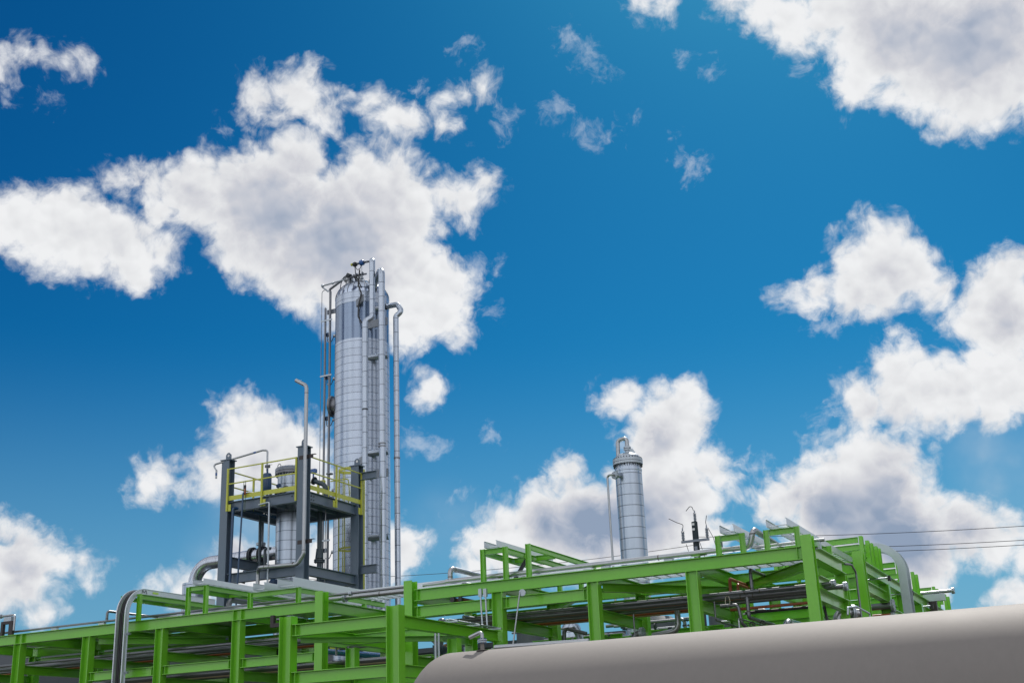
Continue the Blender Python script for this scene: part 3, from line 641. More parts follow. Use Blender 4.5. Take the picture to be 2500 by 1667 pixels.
for k, (px, py, yy) in enumerate(((1837, 1524, 28.9), (1862, 1521.6, 29.1))):
    c = Y(px, py, yy); v = thing('handwheel_valve', ('black' if k == 0 else 'farther black') + ' round valve handwheel low in the right bay', 'valve', c)
    b = MB(); b.tube([c + Vector((.065 * math.cos(a), 0, .065 * math.sin(a))) for a in [i * math.pi / 8 for i in range(17)]], .012, 6, .001)
    b.build('wheel_rim', M['black'], v, smooth=True)
    b = MB()
    for a in (0, 1.05, 2.1): b.bar(c - Vector((math.cos(a), 0, math.sin(a))) * .06, c + Vector((math.cos(a), 0, math.sin(a))) * .06, .01, .01, (0, 1, 0))
    b.tube([c, c + Vector((0, .18, 0))], .014, 8); b.build('spindle', M['black'], v)
# loose strap of rope
a = Y(1774, 1457, 28.75)
tag(MB().tube([a + Vector((-.03, -.06, -.17)), a + Vector((-.01, -.06, .0)), a + Vector((.03, -.02, .03)), a + Vector((.07, -.06, .0)), a + Vector((.09, -.06, -.10)), a + Vector((.07, -.06, -.2))], .010, 6, .03).build('rope', M['cord'], smooth=True), 'short pale strap hanging over the second process pipe', 'strap')
# large elbows low down
def dot(px, py, y): return Y(px, py, y)
e0 = dot(1922, 1530, 29.6)
pipe('big shiny insulated elbow just above the tank near the corner column', [e0 + Vector((0, 0, -.8)), e0 + Vector((0, 0, .10)), e0 + Vector((.05, 1.5, .10))], .115, 'cladx', 20, .2)
e0 = dot(2045, 1520, 31.2)
pipe('dull steel elbow right of the corner column above the tank', [e0 + Vector((0, 0, -.6)), e0 + Vector((0, 0, .26)), e0 + Vector((.5, .3, .22))], .105, 'steel', 20, .18, flanges=((e0 + Vector((.36, .22, .24)), (.85, .5, 0)),))
e0 = dot(1548, 1560, 29.6)
pipe('dull elbow pipe low behind the fourth bay, just above the tank', [e0 + Vector((0, 0, -.6)), e0 + Vector((0, 0, .12)), e0 + Vector((.25, .02, .14))], .085, 'steeld', 18, .15, flanges=((e0 + Vector((.22, .02, .13)), (1, 0, 0)),))
e0 = dot(1655, 1510, 30.2)
pipe('olive stained steel pipe bending left between two right-hand columns', [e0 + Vector((0, 0, .35)), e0 + Vector((0, 0, -.28)), e0 + Vector((-.7, 0, -.36))], .075, 'steel', 16, .2)
e0 = dot(2012, 1480, 30)
pipe('black hose bending down right of the corner column', [e0 + Vector((-.2, 1.0, .18)), e0, e0 + Vector((.06, 0, -.55))], .035, 'black', 12, .12)
e0 = dot(2150, 1480, 36.2)
pipe('grey pipe stub ending in a white flange on the far right rack', [e0 + Vector((-1.4, 0, 0)), e0 + Vector((.35, 0, 0))], .095, 'steeld', 18, flanges=((e0 + Vector((.34, 0, 0)), XA),))
e0 = dot(2140, 1505, 36.2)
pipe('red oxide pipe stub with a flange below the grey stub on the far right rack', [e0 + Vector((-1.0, 0, .02)), e0 + Vector((.48, 0, .02))], .05, 'orange', 14, flanges=((e0 + Vector((.46, 0, .02)), XA),))
e0 = X(2250, 1448, -6.3)
pipe('slim steel pipe with a flange crossing the top of the far right rack', [e0 + Vector((-.9, 0, 0)), e0 + Vector((1.05, 0, 0))], .06, 'steel', 14, flanges=((e0 + Vector((1.04, 0, 0)), XA),))
c_ = MB().box(e0 + Vector((.05, -.1, -.30)), e0 + Vector((.75, .1, -.075))).build('pipe_saddle', M['galv']); tag(c_, 'grey steel saddle under the slim pipe of the far right rack', 'saddle')
c_ = MB().box(e0 + Vector((.2, -.1, -.62)), e0 + Vector((.45, .12, -.302))).build('pipe_bracket', M['brown']); tag(c_, 'dark bracket below the grey saddle on the far right rack', 'bracket')
pipe('bent grey conduit rising between the corner column and the far right rack', [X(2103, 1505, -5.95), X(2089, 1395, -5.95), X(2079, 1378, -5.95) , X(2062, 1376, -6.05)], .027, 'steeld', 10, .1)
pipe('thin bent handle pipe just above the tank right of the corner column', [X(2070, 1500, -5.5), X(2070, 1482, -5.5), X(2091, 1480, -5.5), X(2123, 1497, -5.5), X(2124, 1506, -5.5)], .022, 'galv', 10, .05)
for k, (px, py) in enumerate(((2160, 1412), (2217, 1448), (2266, 1480))):
    c = X(px, py, -5.85); t = thing('beam_clamp', ('nearest', 'middle', 'farthest')[k] + ' pale stub pipe with a black clamp on the side of the far right rack', 'clamp', c)
    MB().tube([c + Vector((-.55, -.05, 0)), c + Vector((.12, 0, .02))], .022, 10).build('stub_pipe', M['galv'], t, smooth=True)
    MB().box(c + Vector((.08, -.03, -.07)), c + Vector((.16, .03, .07))).build('clamp_block', M['black'], t)
# two conduits at the left of the tank top plus the pair above
def conduit(lab, pts, r=.022, m_='galv', grp=None): return pipe(lab, pts, r, m_, 12, .06, group=grp)
c0, c1 = Y(1173, 1452, 27.6), Y(1185, 1452, 27.6); d0, d1 = Y(1178, 1531, 27.2), Y(1190, 1533, 27.2)
for k, (a, b) in enumerate(((c0, d0), (c1, d1))):
    t = thing('conduit', ('left' if k == 0 else 'right') + ' one of two upright galvanised conduits with cast boxes under the long top beam', 'conduit', b)
    MB().tube([b, a], .022, 12).build('conduit_run', M['galv'], t, smooth=True)
    MB().obox(a + Vector((0, 0, .06)), (.045, 0, 0), (0, .035, 0), (0, 0, .10)).build('conduit_box', M['galv'], t)
for k, px in enumerate((1062.5, 1070.5)):
    a, b = X(px, 1545, -13.9), X(px + 1, 1600, -13.9)
    t = thing('conduit', ('left' if k == 0 else 'right') + ' one of two galvanised conduits dropping behind the rounded end of the tank', 'conduit', b)
    MB().tube([b + Vector((0, 0, -1.2)), a], .026, 12).build('conduit_run', M['galv'], t, smooth=True)
t = thing('strut_channel', 'galvanised strut pieces and conduits lying along the sloping green side beam', 'strut', (FX1, 25, FZ))
for y in (25.3, 26.4, 27.5): MB().box((FX1 - .10, y - .02, FZ + .003), (FX1 + .28, y + .02, FZ + .045)).build('strut_piece', M['galv'], t)
MB().tube([(FX1 + .02, 25.2, FZ + .066), (FX1 + .02, 27.7, FZ + .066)], .02, 10).build('conduit_run', M['galv'], t, smooth=True)
MB().tube([(FX1 + .09, 25.2, FZ + .066), (FX1 + .09, 27.7, FZ + .066)], .02, 10).build('conduit_run', M['galv'], t, smooth=True)
# slanting thin pole with flanged end
a, b = Y(1269, 1446, 27.4), Y(1251, 1585, 26.6)
t = thing('slim_pole', 'thin grey slanting pipe rising from behind the tank to a round flange', 'pipe', b)
MB().tube([b, a, a + Vector((.0, .35, .02))], .020, 10, .04).build('pipe_run', M['steel'], t, smooth=True)
MB().flange(a + Vector((.05, .04, .0)), (.35, -1, 0), .085, .03, 20, 6).build('flange', M['galv'], t, smooth=True)
# two open pipe ends pointing at the camera
for k, (px, py, r) in enumerate(((1104, 1463, .062), (1123, 1461.5, .052))):
    c = Y(px, py, 27.9)
    t = pipe(('large' if k == 0 else 'smaller') + ' red oxide pipe end with a dark cap lying on the middle beam', [c, c + Vector((0, 2.6, 0))], r, 'orange', 16)
    MB().lathe(c - Vector((0, .012, 0)), [(r * 1.08, 0), (r * 1.08, .11)], (0, 1, 0), 20).build('end_cap', M['black'], t, smooth=True)
e0 = dot(1132, 1505, 29.0)
pipe('short steel pipe with an open brown end beside the hard hat', [e0, e0 + Vector((.1, 1.9, -.02))], .05, 'steel', 16)
# black bracket with pipe end by near frame
c = dot(672, 1515, 27.3); t = thing('pipe_bracket', 'black angle bracket holding a short pipe, left of the near green frame', 'bracket', c)
MB().box(c + Vector((-.17, 0, -.16)), c + Vector((-.06, .1, .16))).build('upright', M['brown'], t)
MB().box(c + Vector((-.058, 0, -.16)), c + Vector((.5, .1, -.06))).build('arm', M['brown'], t)
MB().tube([c + Vector((.02, .05, .04)), c + Vector((.5, .12, .03))], .035, 14).build('pipe_run', M['steeld'], t, smooth=True)
# ================================================================== grey platform tower
PX0, PX1, PY0, PY1 = -28.17, -24.78, 34.15, 37.4
tw = thing('platform_tower', 'slate grey steel tower with a yellow railed deck, standing behind the green rack', 'platform tower', (-26.5, 35.8, 0))
def lug(par, x, y, z):
    b = MB(); n = 18
    rings = []
    for yy in (y - .012, y + .012):
        rings.append([(x + .12 * math.cos(a), yy, z + .16 + .12 * math.sin(a)) for a in [math.pi * i / (n - 6) for i in range(n - 5)]] + [(x - .12, yy, z), (x + .12, yy, z)])
    o = b.quadloop(rings).build('lifting_lug', M['grey'], par)
    MB().lathe((x, y - .0145, z + .17), [(.045, 0), (.045, .029)], (0, 1, 0), 14).build('lug_hole', M['white'], o)
for i, (x, y, zt) in enumerate(((PX0, PY0, 12.45), (PX1 - .05, PY0, 12.46), (PX1, PY1, 12.40), (PX0, PY1, 10.6))):
    MB().ibeam((x, y, 0), (x, y, zt), .33, .33, (0, 1, 0), .022, .016).build('column', M['grey'], tw)
    if i < 3:
        MB().box((x - .22, y - .20, zt + .002), (x + .22, y + .20, zt + .035)).build('cap_plate', M['grey'], tw)
        lug(tw, x, y, zt + .036)
def gb(p0, p1, h, wd, name='beam'): MB().ibeam(p0, p1, h, wd, (0, 0, 1), .018, .012).build(name, M['grey'], tw)
DZ = 10.93
for y in (PY0, PY1):
    gb((PX0 + .17, y, DZ - .19), (PX1 - .22, y, DZ - .19), .36, .2, 'deck_beam'); gb((PX0 + .17, y, 8.20), (PX1 - .22, y, 8.20), .34, .2)
for x in (PX0, PX1):
    gb((x, PY0 + .17, DZ - .192), (x, PY1 - .17, DZ - .192), .36, .2, 'deck_beam')
    gb((x, PY0 + .17, 8.20 if x > -26 else 8.85), (x, PY1 - .17, 8.20 if x > -26 else 8.85), .34, .2)
for k in range(1, 4):
    x = PX0 + (PX1 - PX0) * k / 4; gb((x, PY0 + .11, DZ - .15), (x, PY1 - .11, DZ - .15), .22, .12, 'joist')
gb((PX1 + .17, PY1, 12.0), (PX1 + .85, PY1, 12.0), .28, .16, 'outrigger'); gb((PX1 + .17, PY1, 8.55), (PX1 + .85, PY1, 8.55), .30, .16, 'outrigger')
b = MB()
for yy in range(0, 33):
    y = PY0 + .08 + yy * .1
    b.box((PX0 + .05, y - .034, DZ + .004), (PX1 - .05, y + .034, DZ + .024))
b.build('deck_grating', M['grey'], tw)
b = MB()
for (px, py) in ((713, 1203), (722, 1203), (713, 1211), (722, 1211), (640, 1222), (647, 1221), (640, 1230), (647, 1229), (760, 1210), (766, 1212), (760, 1219), (766, 1221)):
    c = Y(px, py, PY0 - .012) if px < 750 else X(px, py, PX1 + .012)
    b.obox(c, (.018, 0, 0), (0, .018, 0), (0, 0, .018))
b.build('bolts', M['darkeq'], tw)
# hand rails
hr = thing('handrail', 'yellow handrail with toe boards round the deck of the grey tower', 'handrail', (-26.5, 34, DZ))
RT, RM = 12.10, 11.55
HY, HX, HX0, HYB = PY0 - .17, PX1 + .20, PX0 + .03, PY1 + .05
def rl(p0, p1, name='rail', wd=.038): MB().bar(p0, p1, wd, wd).build(name, M['yellow'], hr)
for z in (RT, RM):
    rl((PX0 + .14, HY, z), (PX1 - .24, HY, z)); rl((HX, PY0 + .10, z), (HX, PY1 + .0, z)); rl((HX0 - .05, PY0 + .22, z), (HX0 - .05, PY1, z))
    rl((HX0, HYB, z), (PX1 - 1.5, HYB, z))
for x in (PX0 + .14, PX0 + 1.66, PX1 - .26):
    MB().box((x - .03, HY - .03, DZ - .36), (x + .03, HY + .03, RT + .02)).build('post', M['yellow'], hr)
    if x < PX1 - .4: MB().box((x + .035, HY + .01, DZ - .36), (x + .16, HY + .03, DZ - .12)).build('bracket_plate', M['yellow'], hr)
for y in (PY0 + 1.62, PY1 - .0):
    MB().box((HX - .03, y - .03, DZ - .36), (HX + .03, y + .03, RT + .02)).build('post', M['yellow'], hr)
    MB().box((HX - .03, y - .17, DZ - .36), (HX - .01, y - .04, DZ - .12)).build('bracket_plate', M['yellow'], hr)
for y in (PY0 + 1.5, PY1): MB().box((HX0 - .08, y - .03, DZ - .1), (HX0 - .02, y + .03, RT)).build('post', M['yellow'], hr)
for x in (PX0 + 1.6, PX1 - 1.5): MB().box((x - .03, HYB - .03, DZ - .1), (x + .03, HYB + .03, RT)).build('post', M['yellow'], hr)
MB().box((PX0 + .18, HY + .035, DZ + .03), (PX1 - .24, HY + .045, DZ + .19)).build('toe_board', M['yellow'], hr)
MB().box((HX - .045, PY0 + .1, DZ + .03), (HX - .035, PY1, DZ + .19)).build('toe_board', M['yellow'], hr)
MB().box((HX0 - .04, PY0 + .2, DZ + .03), (HX0 - .03, PY1, DZ + .13)).build('toe_board', M['yellow'], hr)
# gate
gt = thing('safety_gate', 'yellow self-closing safety gate at the back right of the grey tower deck', 'gate', (-25.6, PY1 + .05, DZ))
MB().tube([(-26.0, HYB, 12.02), (-25.2, HYB, 12.02), (-25.15, HYB, 11.45), (-25.2, HYB, 11.05), (-26.0, HYB, 11.05), ], .022, 8, .12).build('gate_loop', M['yellow'], gt, smooth=True)
MB().tube([(-25.08, HYB, 11.9), (-24.92, HYB, 11.9), (-24.92, HYB, 11.2), (-25.08, HYB, 11.2), (-25.08, HYB, 11.9)], .020, 8, .04).build('latch_loop', M['yellow'], gt, smooth=True)
MB().box((-26.35, HYB - .02, 11.0), (-26.05, HYB - .01, 11.85)).build('sign_plate', M['yellow'], gt)
sg = MB().box((-26.32, HYB - .026, 11.25), (-26.14, HYB - .0205, 11.62)).build('warning_sign', M['white'], gt)
MB().box((-26.31, HYB - .029, 11.54), (-26.15, HYB - .0265, 11.61)).build('sign_header', M['red'], sg)
# caged ladder
ld = thing('caged_ladder', 'yellow caged ladder hanging behind the right side of the grey tower', 'ladder', (-25.1, 37.95, 0))
LX = -25.04
for y in (37.75, 38.25): MB().box((LX - .02, y - .045, 6.6), (LX + .02, y + .045, 12.5)).build('stringer', M['yellow'], ld)
repeat(MB().tube([(LX, 37.8, 6.8), (LX, 38.2, 6.8)], .013, 6).build('rung', M['yellow'], ld), [(0, 0, .3 * k) for k in range(1, 19)])
hoop = lambda z: [(LX - .02, 37.70, z)] + [(LX - .34 - .56 * math.sin(a), 38.0 - .40 * math.cos(a), z) for a in [math.pi * (i + .5) / 12 for i in range(12)]] + [(LX - .02, 38.30, z)]
for z in (12.42, 11.0, 9.45, 7.9):
    h = .11 if z > 10.5 else .07
    b = MB(); hp = hoop(z); b.quadloop([[Vector(p), Vector(p) + Vector((0, 0, h)), Vector(p) + Vector((.008, 0.008, h)), Vector(p) + Vector((.008, .008, 0))] for p in hp]); b.build('cage_hoop', M['yellow'], ld)
for i in (1, 4, 6, 8, 11):
    p = hoop(7.9)[i]; MB().box((p[0] - .02, p[1] - .02, 7.9), (p[0] + .008, p[1] + .008, 12.5)).build('cage_bar', M['yellow'], ld)

# vessel inside the tower
vs = thing('process_vessel', 'silver clad vessel with a bolted lid rising through the deck of the grey tower', 'vessel', (-26.65, 35.9, 0))
VC = (-26.62, 35.85)
MB().lathe((VC[0], VC[1], 0), [(.52, 0), (.52, 10.55), (.50, 10.56), (.50, 12.02)], n=192).build('shell', M['clads'], vs, smooth=True)
b = MB(); b.lathe((VC[0], VC[1], 12.04), [(.60, 0), (.60, .09)], n=48); b.build('lower_ring', M['steeld'], vs, smooth=True)
b = MB(); b.lathe((VC[0], VC[1], 12.145), [(.60, 0), (.60, .10), (.50, .16), (.3, .19), (0.001, .20)], n=48); b.build('lid', M['porc'], vs, smooth=True)
b = MB()
for k in range(28): a = 6.283 * k / 28; b.tube([(VC[0] + .555 * math.cos(a), VC[1] + .555 * math.sin(a), z) for z in (11.97, 12.29)], .018, 6)
b.build('bolts', M['steeld'], vs)
c = Vector((VC[0] - .3, VC[1] - .35, 12.33)); MB().tube([c + Vector((-.07, 0, -.04)), c + Vector((-.07, 0, .06)), c + Vector((0, 0, .13)), c + Vector((.07, 0, .06)), c + Vector((.07, 0, -.04))], .014, 8, .04).build('lifting_eye', M['steeld'], vs, smooth=True)

# tall silver vent pipe on the tower front
vp = thing('vent_pipe', 'tall slim grey vent pipe with a bent top rising in front of the grey tower', 'vent pipe', (-24.4, 33.7, 7.8))
YV = 33.62
pts = [(-26.52, YV + .3, 7.2), (-26.52, YV + .3, 8.36), (-26.2, YV, 8.36), (-24.66, YV, 8.30), (-24.40, YV, 8.62), (-24.40, YV, 14.52), (-24.86, YV, 14.80)]
MB().tube(pts, .068, 16, .20).build('pipe_run', M['steel'], vp, smooth=True)
for p in ((-24.40, YV, 8.75), (-24.40, YV, 14.25), (-24.82, YV, 8.33), (-26.0, YV, 8.355), (-25.8, YV, 8.35)):
    ax = ZA if abs(p[0] + 24.4) < .01 else XA
    MB().lathe(Vector(p) - Vector(ax) * .01, [(.070, 0), (.072, .01), (.070, .02)], ax, 16).build('weld_joint', M['weld'], vp, smooth=True)
MB().lathe((-24.86, YV, 14.80), [(.055, .0), (.055, .003)], (-.46, 0, .28), 16).build('open_end', M['weld'], vp)
for z in (11.98, 9.05):
    b = MB(); b.box((-24.72, YV + .07, z - .07), (-24.12, YV + .078, z + .07)); b.box((-24.72, YV + .08, z + .062), (-24.05, YV + .18, z + .07)); b.build('angle_bracket', M['brown'], vp)

# small pipes on the tower
TG = 'pipes on the grey tower'
pipe('thicker dark blue pipe rising below the deck of the grey tower', [(-27.80, 34.0, 6.5), (-27.76, 34.0, 10.68), (-27.0, 35.6, 10.46)], .048, 'navy', 12, .08)
pipe('thin dark blue pipe rising past the deck edge of the grey tower', [(-27.38, 33.85, 6.5), (-27.22, 33.85, 11.1), (-27.38, 34.3, 11.22), (-27.2, 34.9, 11.28)], .030, 'navy', 10, .05)
pipe('silver conduit hanging from the front deck beam of the grey tower', [(-26.6, 33.95, 10.62), (-26.14, 33.95, 10.66), (-26.12, 33.95, 7.4)], .034, 'galv', 12, .06)
t = pipe('slim steel pipe with blue tape running over the left corner of the grey tower', [(-28.46, 33.85, 11.8), (-28.46, 33.85, 12.10), (-28.62, 33.85, 12.32), (-27.0, 34.6, 12.78), (-26.82, 34.65, 12.76), (-26.82, 34.65, 12.0)], .034, 'steel', 12, .08)
for p, q in (((-28.1, 34.1, 12.466), (-27.95, 34.165, 12.51)), ((-27.3, 34.46, 12.695), (-27.22, 34.50, 12.72)), ((-28.46, 33.85, 11.9), (-28.46, 33.85, 12.0))):
    MB().tube([p, q], .037, 12).build('tape_band', M['blue'], t, smooth=True)
cn = thing('filter_canister', 'dark blue upright canister on the deck of the grey tower, left of the lidded vessel', 'canister', (-26.8, 34.65, DZ + .03))
MB().lathe((-26.80, 34.65, 11.22), [(.04, -.2), (.04, 0), (.14, .02), (.16, .06), (.16, .62), (.13, .68), (.035, .70), (.035, .86)], n=22).build('canister_body', M['navy'], cn, smooth=True)
b = MB(); b.flange((-26.80, 34.65, 12.14), ZA, .10, .025, 14, 6); b.flange((-26.80, 34.65, 12.19), ZA, .10, .025, 14, 6); b.box((-26.82, 34.64, 12.2), (-26.60, 34.66, 12.215)); b.build('flange', M['steeld'], cn, smooth=True)
vv = thing('valve_cluster', 'black valve assembly on the deck between the blue canister and the lidded vessel', 'valve', (-26.6, 34.9, DZ + .03))
b = MB(); random.seed(3)
for k in range(9):
    x = -26.95 + .09 * k; z = 11.08 + random.uniform(0, .14)
    b.flange((x, 34.95 + random.uniform(-.06, .06), z), XA, .07 + random.uniform(0, .05), .035, 10, 4)
b.tube([(-27.0, 34.95, 11.15), (-26.1, 34.95, 11.13)], .04, 10); b.build('valve_body', M['darkeq'], vv)
b = MB(); b.tube([(-26.55, 34.95, 11.15), (-26.5, 34.9, 11.42)], .025, 8); b.obox((-26.48, 34.9, 11.46), (.07, 0, .02), (0, .05, 0), (-.01, 0, .05)); b.build('actuator', M['navy'], vv)
b = MB(); b.tube([(-26.3, 34.95, 11.1), (-26.22, 34.95, 11.34)], .022, 8); b.obox((-26.2, 34.95, 11.36), (.08, 0, 0), (0, .05, 0), (0, 0, .05)); b.build('actuator', M['darkeq'], vv)
# right-hand valve and elbow
t = pipe('dark slate elbow pipe rising from the tower deck right of the vent pipe', [Vector((-25.2, 36.0, 10.9)), Vector((-25.2, 36.0, 11.5)), Vector((-25.75, 36.0, 11.75))], .085, 'slatep', 16, .25)
b = MB(); b.flange((-25.72, 36.0, 11.74), (-1, 0, .45), .15, .04, 18, 8); b.build('flange', M['darkeq'], t, smooth=True)
b = MB(); b.tube([(-25.72, 35.95, 11.8), (-25.72, 35.95, 12.02)], .03, 8); b.box((-25.84, 35.88, 12.02), (-25.60, 36.02, 12.16)); b.build('actuator', M['blue'], t)
hv = thing('handwheel_valve', 'small grey handwheel on a stem near the middle of the tower deck', 'valve', (-25.25, 36.3, 11.4))
MB().tube([(-25.25, 36.3, 11.4), (-25.25, 36.3, 11.98)], .018, 8).build('stem', M['steeld'], hv, smooth=True)
MB().lathe((-25.25, 36.3, 11.96), [(.05, 0), (.13, .01), (.13, .045), (.05, .05)], n=18).build('wheel', M['porc'], hv, smooth=True)
t = pipe('thick dark slate pipe with a flanged reducer running down through the grey tower', [(-25.80, 36.5, 10.7), (-25.80, 36.5, 7.75), (-26.4, 36.5, 7.6)], .085, 'slatep', 18, .2)
MB().lathe((-25.80, 36.5, 8.98), [(.15, 0), (.11, .35), (.085, .36)], n=18).build('reducer', M['slatep'], t, smooth=True)
b = MB(); b.flange((-25.80, 36.5, 8.92), ZA, .19, .04, 20, 8); b.flange((-25.80, 36.5, 8.86), ZA, .19, .04, 20, 8); b.build('flange', M['slatep'], t, smooth=True)
pipe('thin steel rod hanging from the deck at the right of the grey tower', [(-25.2, 36.0, 10.6), (-25.2, 36.0, 7.2)], .020, 'steel', 8)
pipe('dark slate pipe dropping behind the silver conduit in the grey tower', [(Y(634, 1300, 35.6).x, 35.6, 10.75), (Y(634, 1380, 35.6).x, 35.6, 8.3)], .055, 'slatep', 12)
pipe('short dark slate riser beside the big silver duct in the grey tower', [(Y(647, 1370, 35.4).x, 35.4, 8.3), (Y(647, 1340, 35.4).x, 35.4, 9.35), (Y(660, 1340, 35.4).x, 35.4, 9.35)], .055, 'slatep', 12, .08)
pipe('steel riser with a flanged foot above the big silver duct', [(Y(637, 1330, 36.4).x, 36.4, 9.55), (Y(637, 1330, 36.4).x, 36.4, 10.75)], .095, 'steel', 18, flanges=(((Y(637, 1330, 36.4).x, 36.4, 9.78), ZA),))
pipe('thin steel riser with a small union, left of the lidded vessel', [(Y(675, 1290, 37).x, 37.0, 9.5), (Y(675, 1290, 37).x, 37.0, 10.75)], .022, 'steel', 8, flanges=(((Y(675, 1290, 37).x, 37.0, 10.4), ZA),))
pipe('second steel riser close to the left flank of the lidded vessel', [(Y(683, 1290, 37.2).x, 37.2, 9.5), (Y(683, 1290, 37.2).x, 37.2, 10.75)], .085, 'steel', 14)
sg_ = thing('ratchet_strap', 'green lashing strap with an orange tag hanging at the tower deck edge', 'strap', (-27.1, 33.8, 10.6))
MB().box((-27.27, 33.92, 10.45), (-27.25, 33.93, 11.55)).build('webbing', M['leaf'], sg_); MB().box((-27.19, 33.92, 10.45), (-27.17, 33.93, 11.55)).build('webbing', M['leaf'], sg_)
MB().box((-27.22, 33.90, 11.05), (-27.17, 33.95, 11.3)).build('tag', M['orange'], sg_); MB().box((-27.25, 33.89, 11.28), (-27.17, 33.95, 11.4)).build('buckle', M['black'], sg_)

t = thing('pipe_manifold', 'small steel manifold with valves between the lower beams of the grey tower', 'manifold', Y(650, 1405, 35.0))
for k, (py, r_) in enumerate(((1398, .02), (1408, .03), (1416, .018))):
    a_ = Y(606, py, 35.0); MB().tube([a_, a_ + Vector((1.6, 0, 0))], r_, 8).build('manifold_run', M['steel'], t, smooth=True)
for k in range(5):
    a_ = Y(632 + 12 * k, 1400 + 3 * (k % 2), 35.0); MB().flange(a_, XA, .07, .04, 10, 4).build('valve_body', M['darkeq'], t)
    MB().tube([a_, a_ + Vector((0, 0, .14))], .014, 6).build('stem', M['steeld'], t)
MB().lathe(Y(668, 1425, 35.0), [(.001, -.12), (.16, -.10), (.20, 0), (.16, .12), (.001, .13)], (1, 0, 0), 20).build('strainer', M['navy'], t, smooth=True)
MB().bar(Y(573, 1412, 34.6), Y(598, 1419, 34.6), .06, .16).build('cable_duct', M['black'], t)
# big silver duct behind the tower
dc = thing('silver_duct', 'big silver clad duct bending up and through the grey tower from the left', 'duct', (-31.45, 36.4, 6.5))
MB().tube([(-31.42, 36.4, 6.2), (-31.42, 36.4, 9.33), (-27.1, 36.4, 9.38)], .245, 28, .75).build('duct_run', M['cladx'], dc, smooth=True)
MB().lathe((-31.42, 36.4, 5.6), [(.45, 0), (.45, 3.02), (.26, 3.03)], n=32).build('wide_base', M['clads'], dc, smooth=True)
b = MB()
for k, x in enumerate((-28.75, -28.68, -28.3, -28.22)): b.flange((x, 36.4, 9.365), XA, .33, .045, 26, 14)
b.build('flange', M['darkeq'], dc, smooth=True)
pipe('second silver duct lower behind the grey tower', [(-29.4, 36.9, 8.82), (-27.2, 36.9, 8.82)], .22, 'cladx', 24)

# ================================================================== tall distillation column
CC = Vector((-26.60, 40.5, 0)); CR = 1.13
dcx = thing('distillation_column', 'tall silver clad column rising highest in the picture behind the grey tower', 'column', CC)
MB().lathe(CC, [(CR, 0), (CR, 18.40)], n=288).build('lower_shell', M['clad'], dcx, smooth=True)
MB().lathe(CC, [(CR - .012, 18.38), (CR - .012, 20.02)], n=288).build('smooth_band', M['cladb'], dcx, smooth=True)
MB().lathe(CC, [(CR, 20.0), (CR, 20.42), (CR + .008, 20.425), (CR + .008, 20.455), (CR, 20.46)], n=288).build('upper_band', M['clad'], dcx, smooth=True)
hp = [(CR * math.cos(a), 20.46 + .78 * math.sin(a)) for a in [math.pi / 2 * i / 10 for i in range(11)]]
MB().lathe(CC, hp, n=28).build('domed_head', M['dome'], dcx, smooth=True)
b = MB()
for k in range(28):
    a = 6.2831853 * k / 28; u = Vector((math.cos(a), math.sin(a), 0))
    b.quadloop([[CC + u * (r + .010) + Vector((0, 0, z)) + Vector((-u.y, u.x, 0)) * s * .008 for s in (-1, 1)] + [CC + u * (r - .02) + Vector((0, 0, z)) + Vector((-u.y, u.x, 0)) * s * .008 for s in (1, -1)] for r, z in hp[:-2]])
b.build('head_seams', M['steeld'], dcx)
b = MB()
for (dx, dy, r, h) in ((-.45, -.35, .20, .34), (.0, -.30, .16, .30), (.18, -.45, .14, .26)):
    c = CC + Vector((dx, dy, 21.0)); b.lathe(c, [(r * .7, -.2), (r * .7, h - .04), (r, h - .04), (r, h)], n=20); b.flange(c + Vector((0, 0, h + .03)), ZA, r, .04, 20, 10)
b.build('head_nozzles', M['steel'], dcx, smooth=True)
b = MB(); b.tube([CC + Vector((-.5, -.4, 21.42)), CC + Vector((.4, -.5, 21.40))], .05, 10); b.tube([CC + Vector((-.3, -.6, 21.35)), CC + Vector((.45, -.35, 21.45))], .04, 8)
for k in range(6): b.flange(CC + Vector((-.35 + .14 * k, -.52, 21.39 + .02 * (k % 2))), (1, .1, 0), .09, .03, 12, 4)
b.build('head_piping', M['steeld'], dcx, smooth=True)
# manway seen edge-on
mw = MB(); mw.lathe(CC + Vector((-CR * .93 , -.25, 15.92)), [(.34, -.1), (.34, .16), (.44, .16), (.44, .21), (.44, .215), (.44, .27), (.001, .28)], (-1, -.15, 0), 28)
mw.flange(CC + Vector((-CR * .93 - .2, -.28, 15.92)), (-1, -.15, 0), .45, .03, 28, 18); mw.build('manway', M['steeld'], dcx, smooth=True)
# left instrument nozzles with hoses
for z in (19.02, 17.12, 15.35, 12.4, 9.9):
    c = CC + Vector((-CR * .98, -.15, z)); t_ = MB().tube([c + Vector((.1, 0, 0)), c + Vector((-.20, -.02, .05))], .07, 12).build('nozzle', M['steel'], dcx, smooth=True)
    MB().tube([c + Vector((-.2, -.02, .05)), c + Vector((-.30, -.05, -.22)), c + Vector((-.50, -.05, -.18)), c + Vector((-.52, -.05, .10))], .016, 8, .1).build('hose', M['black'], t_, smooth=True)
    MB().obox(c + Vector((-.50, -.05, .14)), (.06, 0, .02), (0, .05, 0), (-.02, 0, .07)).build('transmitter', M['navy'], t_)
